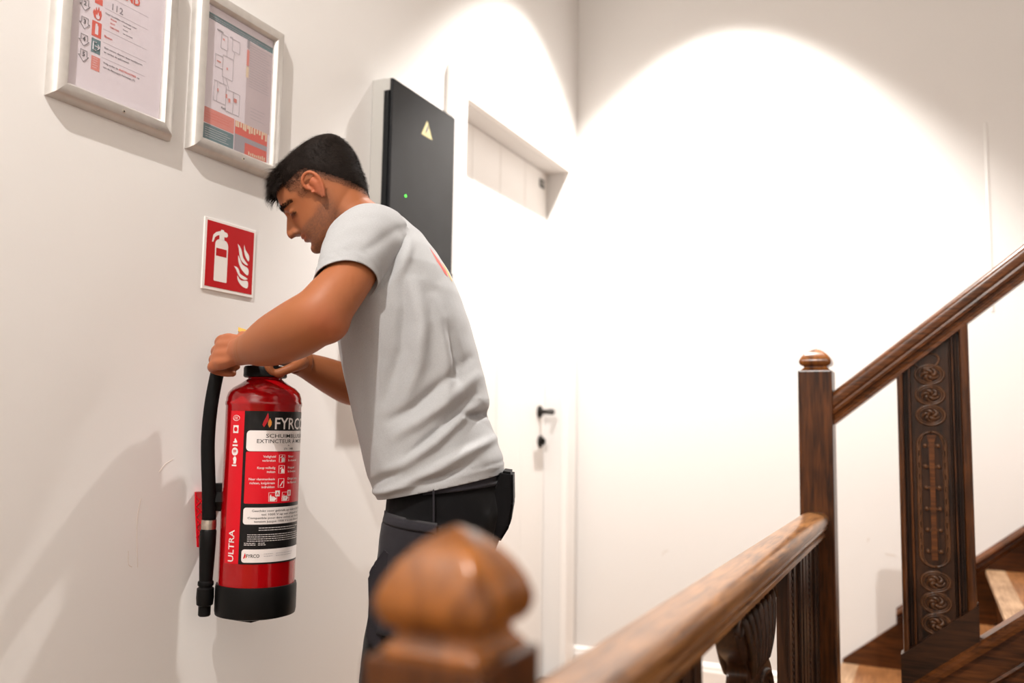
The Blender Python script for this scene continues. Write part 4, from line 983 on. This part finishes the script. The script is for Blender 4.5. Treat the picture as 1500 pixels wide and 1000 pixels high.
def fold(pts, h, w, near=True):
    """ridge (or crease when h < 0) along a line of (a, z) on the side he turns to the stair"""
    d = np.full(len(L), 9.); tt = np.zeros(len(L)); n = len(pts)-1
    for i in range(n):
        A, C = np.array(pts[i]), np.array(pts[i+1]); v = C-A; t = np.clip(((a-A[0])*v[0]+(z-A[1])*v[1])/(v@v), 0, 1)
        dd = np.hypot(a-A[0]-t*v[0], z-A[1]-t*v[1]); m = dd < d; d = np.where(m, dd, d); tt = np.where(m, (i+t)/n, tt)
    return h*gs(d, w)*np.sin(PI*np.clip(.08+.84*tt, 0, 1))*(b_ > -.03 if near else 1)
dsp = np.zeros(len(L))
FO = [  # long drag folds fanning from the shoulder blade down to the belly and back
    ([(.045, 1.33), (.030, 1.25), (.035, 1.17), (.06, 1.09)], .010, .014), ([(.075, 1.36), (.062, 1.28), (.068, 1.20), (.10, 1.10)], -.007, .013),
    ([(.01, 1.30), (-.01, 1.22), (-.02, 1.14), (-.01, 1.08)], .008, .013), ([(-.015, 1.25), (-.035, 1.19), (-.045, 1.13)], -.006, .010),
    ([(.09, .96), (.05, .985), (.0, 1.02), (-.05, 1.075), (-.085, 1.10)], .011, .011), ([(.07, .975), (.03, 1.01), (-.02, 1.055), (-.07, 1.115)], -.009, .009),
    ([(.08, 1.03), (.03, 1.06), (-.02, 1.10), (-.075, 1.155)], .009, .012), ([(.09, 1.06), (.04, 1.09), (-.01, 1.135), (-.06, 1.19)], -.007, .010),
    ([(.06, .935), (.0, .965), (-.06, 1.0), (-.115, 1.03)], .008, .009), ([(.04, .94), (-.02, .955), (-.08, .985)], -.007, .008),
    ([(.13, .915), (.09, .925), (.04, .945)], .008, .008), ([(.125, .935), (.10, .95), (.06, .965)], -.006, .008), ([(-.045, 1.075), (-.085, 1.075), (-.105, 1.082)], -.010, .007),
    ([(.115, 1.30), (.112, 1.22), (.118, 1.14), (.125, 1.04), (.11, .97)], .004, .016), ([(.155, 1.20), (.15, 1.12), (.145, 1.05)], -.003, .014),
    ([(.08, 1.42), (.085, 1.385), (.095, 1.35), (.105, 1.33)], -.009, .008), ([(.062, 1.42), (.065, 1.38), (.075, 1.34)], .006, .009),
    ([(.105, 1.40), (.115, 1.37), (.12, 1.345)], .006, .008), ([(.20, 1.41), (.185, 1.385), (.165, 1.37)], -.003, .008), ([(.195, 1.375), (.175, 1.36), (.15, 1.352)], .003, .007)]
for pts, h, w in FO: dsp += fold(pts, 1.3*h, w)
dsp += .0016*vnoise(L*np.array([1, 1, .6]), 55, 3)+.0007*vnoise(L, 130, 5)
edge = np.abs(z-(.900+(.128-a)*(.058/.262))); dsp *= 1-.6*gs(edge, .010)
dsp += .0013*gs(edge-.018, .0035)-.0010*gs(edge-.0235, .002)                                   # stitched hem
co2s = co+nr*dsp[:, None]; setco(sh, co2s)
def cloth(name, colr, rough, scale, bumpd):
    m = mat(name, colr, rough, spec=.08, noise=(scale, .07), bump=(scale*1.6, .35, bumpd)); b = m.node_tree.nodes['Principled BSDF']; b.inputs['Sheen Weight'].default_value = .08; return m
MT['shirt'] = cloth('grey_jersey', (.385, .385, .39), .85, 520, .0005)
ts = obj('t_shirt', sh, 'shirt', PB, smooth=True, label='light grey short-sleeved t-shirt')
mo = ts.modifiers.new('thickness', 'SOLIDIFY'); mo.thickness = .0018; mo.offset = 1
def sleeve(s, path, cutp, cutn):
    c_ = catmull(path, 8); bm = B(); tube(bm, [LW(*q_[:3]) for q_ in c_], [q_[3] for q_ in c_], 56, cap=False)
    n3 = Vector(cutn[0]*FV+cutn[1]*BV+np.array([0, 0, cutn[2]]))
    bmesh.ops.bisect_plane(bm, geom=bm.verts[:]+bm.edges[:]+bm.faces[:], plane_co=Vector(LW(*cutp)), plane_no=n3, clear_outer=True)
    bmesh.ops.subdivide_edges(bm, edges=bm.edges[:], cuts=1)
    bmesh.ops.recalc_face_normals(bm, faces=bm.faces[:])
    me = bpy.data.meshes.new('sleeve'); bm.to_mesh(me); bm.free()
    c0 = coords(me); l0 = to_local(c0); n0 = normals(me)
    ax = (l0-np.array(cutp))@(np.array(cutn)/np.linalg.norm(cutn))
    d_ = .0040*vnoise(l0*np.array([1, 1, .5]), 75, 21)*sstep(-ax, .002, .03)+.0014*vnoise(l0, 160, 22)
    d_ += .0012*gs(ax+.016, .003)-.0012*gs(ax+.021, .002)
    cr_ = l0[:, 0]*.75+l0[:, 2]*.65
    d_ -= .004*gs(cr_-(cutp[0]*.75+cutp[2]*.65)-.000, .008)*sstep(-ax, .01, .04)*(l0[:, 0] < cutp[0]-.01)
    setco(me, c0+n0*d_[:, None])
    o = obj('sleeve', me, 'shirt', ts, smooth=True); md = o.modifiers.new('thickness', 'SOLIDIFY'); md.thickness = .002; md.offset = -1
sleeve(1, [(.118, .085, 1.442, .058), (.136, .122, 1.430, .0700), (.150, .152, 1.410, .0735), (.162, .182, 1.374, .0675), (.173, .214, 1.326, .0585), (.183, .236, 1.288, .0560)], (.179, .218, 1.322), (-.10, .58, -.80))
sleeve(-1, [(.118, -.085, 1.442, .058), (.136, -.122, 1.430, .0700), (.150, -.152, 1.410, .0735), (.165, -.185, 1.36, .0690), (.180, -.210, 1.29, .0640), (.190, -.225, 1.24, .0610)], (.182, -.212, 1.28), (.1, -.40, -.88))
# neckband
nbp = catmull([(.150, .0, 1.5245), (.165, .045, 1.512), (.195, .062, 1.489), (.225, .045, 1.468), (.236, 0, 1.462)], 6)
bm = B(); full = [LW(*v) for v in nbp]+[LW(v[0], -v[1], v[2]) for v in nbp[1:-1][::-1]]
tube(bm, full, .0055, 8, closed=True); obj('neckband', bm, 'shirt', ts, smooth=True)
# flame print on the back, laid on the cloth
from mathutils.bvhtree import BVHTree
bv = BVHTree.FromPolygons([tuple(c_) for c_ in (co2s+nr*.0018)], [tuple(f.vertices) for f in sh.polygons])
def printed(poly, m):
    c0 = np.mean(poly, 0); V_, F_ = [], []
    rows = 8
    for k in range(rows+1):
        for pt in poly:
            x, y = c0+(np.array(pt)-c0)*k/rows; o_ = np.array(LW(-.4, x, y)); h = bv.ray_cast(Vector(o_), Vector(FV))
            V_.append(tuple(np.array(h[0])-FV*.0008 if h[0] is not None else o_))
    n = len(poly)
    for k in range(rows):
        for i in range(n): F_.append((k*n+i, k*n+(i+1) % n, (k+1)*n+(i+1) % n, (k+1)*n+i))
    me = bpy.data.meshes.new('print'); me.from_pydata(V_, [], F_); me.update(); return obj('flame_print', me, m, ts)
MT['print_shirt_red'] = mat('shirt_print_red', (.75, .07, .05), .7); MT['print_shirt_gold'] = mat('shirt_print_gold', (.68, .42, .12), .7)
printed([(.098, 1.402), (.104, 1.388), (.095, 1.364), (.086, 1.358), (.080, 1.370), (.084, 1.392), (.092, 1.418)], 'print_shirt_red')
printed([(.070, 1.392), (.076, 1.374), (.071, 1.354), (.063, 1.352), (.057, 1.366), (.062, 1.384)], 'print_shirt_gold')

# --- trousers
bm = B()
PR = [((.105, .945), (-.120, .985), .150), ((.108, .90), (-.134, .94), .157), ((.112, .86), (-.143, .88), .168), ((.118, .82), (-.132, .83), .176), ((.12, .785), (-.115, .79), .174)]
loft(bm, [ringpts(*r_) for r_ in PR])
for s in (-1, 1):
    limb(bm, [(.0, s*.086, .86, .105), (.012, s*.090, .78, .104), (.038, s*.096, .66, .094), (.062, s*.10, .52, .082), (.050, s*.10, .38, .076), (.020, s*.10, .22, .072), (.005, s*.10, .07, .072)], 5, 24)
tm = fuse(bm, .006, 5, .5); co = coords(tm); nr = normals(tm); L = to_local(co)
setco(tm, co+nr*(.003*vnoise(L*np.array([1, 1, .7]), 50, 9)+.0012*vnoise(L, 120, 10))[:, None])
MT['trouser'] = cloth('black_work_cloth', (.0055, .005, .0055), .9, 380, .0006); MT['trouser_grey'] = cloth('charcoal_work_cloth', (.024, .022, .026), .9, 380, .0006)
trs = obj('trousers', tm, 'trouser', PB, smooth=True, label='black and charcoal work trousers')
tco = coords(tm); tbv = BVHTree.FromPolygons([tuple(c_) for c_ in tco], [tuple(f.vertices) for f in tm.polygons])
def patch(name, amin, amax, ztop, zbot, m, off, na=24, nz=24, back=False, th=.003):
    """cloth panel laid on the near side of the trousers; ztop, zbot are functions of a"""
    V_, F_ = [], []
    for i in range(na+1):
        aa = amin+(amax-amin)*i/na
        for j in range(nz+1):
            zz = zbot(aa)+(ztop(aa)-zbot(aa))*j/nz
            if back: o_ = Vector(LW(-.5, aa, zz)); d_ = Vector(FV)
            else: o_ = Vector(LW(aa, .5, zz)); d_ = Vector(-BV)
            h = tbv.ray_cast(o_, d_)
            if h[0] is None: h = tbv.find_nearest(Vector(LW(0.02, .1, zz)) if not back else o_)
            V_.append(tuple(h[0]-d_*off))
    for i in range(na):
        for j in range(nz): k = i*(nz+1)+j; F_.append((k, k+nz+1, k+nz+2, k+1))
    me = bpy.data.meshes.new(name); me.from_pydata(V_, [], F_); me.update()
    o = obj(name, me, m, trs, smooth=True); md = o.modifiers.new('t', 'SOLIDIFY'); md.thickness = th; return o
patch('thigh_pocket', -.010, .104, lambda a: .868-.10*(.10-a)*0+.12*(a-.05), lambda a: .66, 'trouser_grey', .006)
patch('pocket_hem', -.010, .104, lambda a: .873+.12*(a-.05), lambda a: .858+.12*(a-.05), 'trouser_grey', .009, nz=4)
patch('belt_band', -.122, .02, lambda a: .938-.2214*a, lambda a: .921-.12*a, 'trouser_grey', .003, nz=6)
bm = B(); prism(bm, [(.088, .820), (.112, .788), (.121, .768), (.117, .70), (.122, .648), (.10, .625), (.07, .66), (.07, .81)], lambda t: LW(t[0], .175, t[1]), lambda t: LW(t[0]-.01, .06, t[1]))
bmesh.ops.bevel(bm, geom=bm.edges[:], offset=.006, segments=2, affect='EDGES'); obj('knee_pocket', bm, 'trouser_grey', trs, smooth='auto')
bm = B(); prism(bm, [(-.128, .965), (-.153, .962), (-.155, .90), (-.148, .855), (-.128, .822), (-.112, .825), (-.105, .86), (-.118, .93)], lambda t: LW(t[0], .10, t[1]), lambda t: LW(t[0]-.004, -.02, t[1]))
bmesh.ops.bevel(bm, geom=bm.edges[:], offset=.005, segments=2, affect='EDGES'); obj('holster_pocket', bm, 'trouser', trs, smooth='auto')
bm = B(); tube(bm, catmull([LW(.0, .165, .935), LW(-.003, .178, .87), LW(-.002, .19, .80), LW(.01, .192, .70)], 5), .0022, 6); obj('side_seam', bm, 'trouser_grey', trs, smooth=True)
# --- shoes
MT['shoe'] = mat('black_safety_shoe', (.015, .014, .014), .5)
for s in (-1, 1):
    bm = B(); rr = []
    for x, hw, h in ((-.075, .030, .085), (-.055, .040, .10), (0, .042, .095), (.06, .045, .075), (.12, .050, .058), (.165, .046, .048), (.195, .028, .035)):
        rr.append([LW(x, s*.105+hw*math.copysign(abs(math.cos(t))**.7, math.cos(t)), .001+h*.5+h*.5*math.copysign(abs(math.sin(t))**.6, math.sin(t))) for t in np.linspace(0, 2*PI, 24, endpoint=False)])
    loft(bm, rr); obj('shoe', bm, 'shoe', PB, smooth='auto')
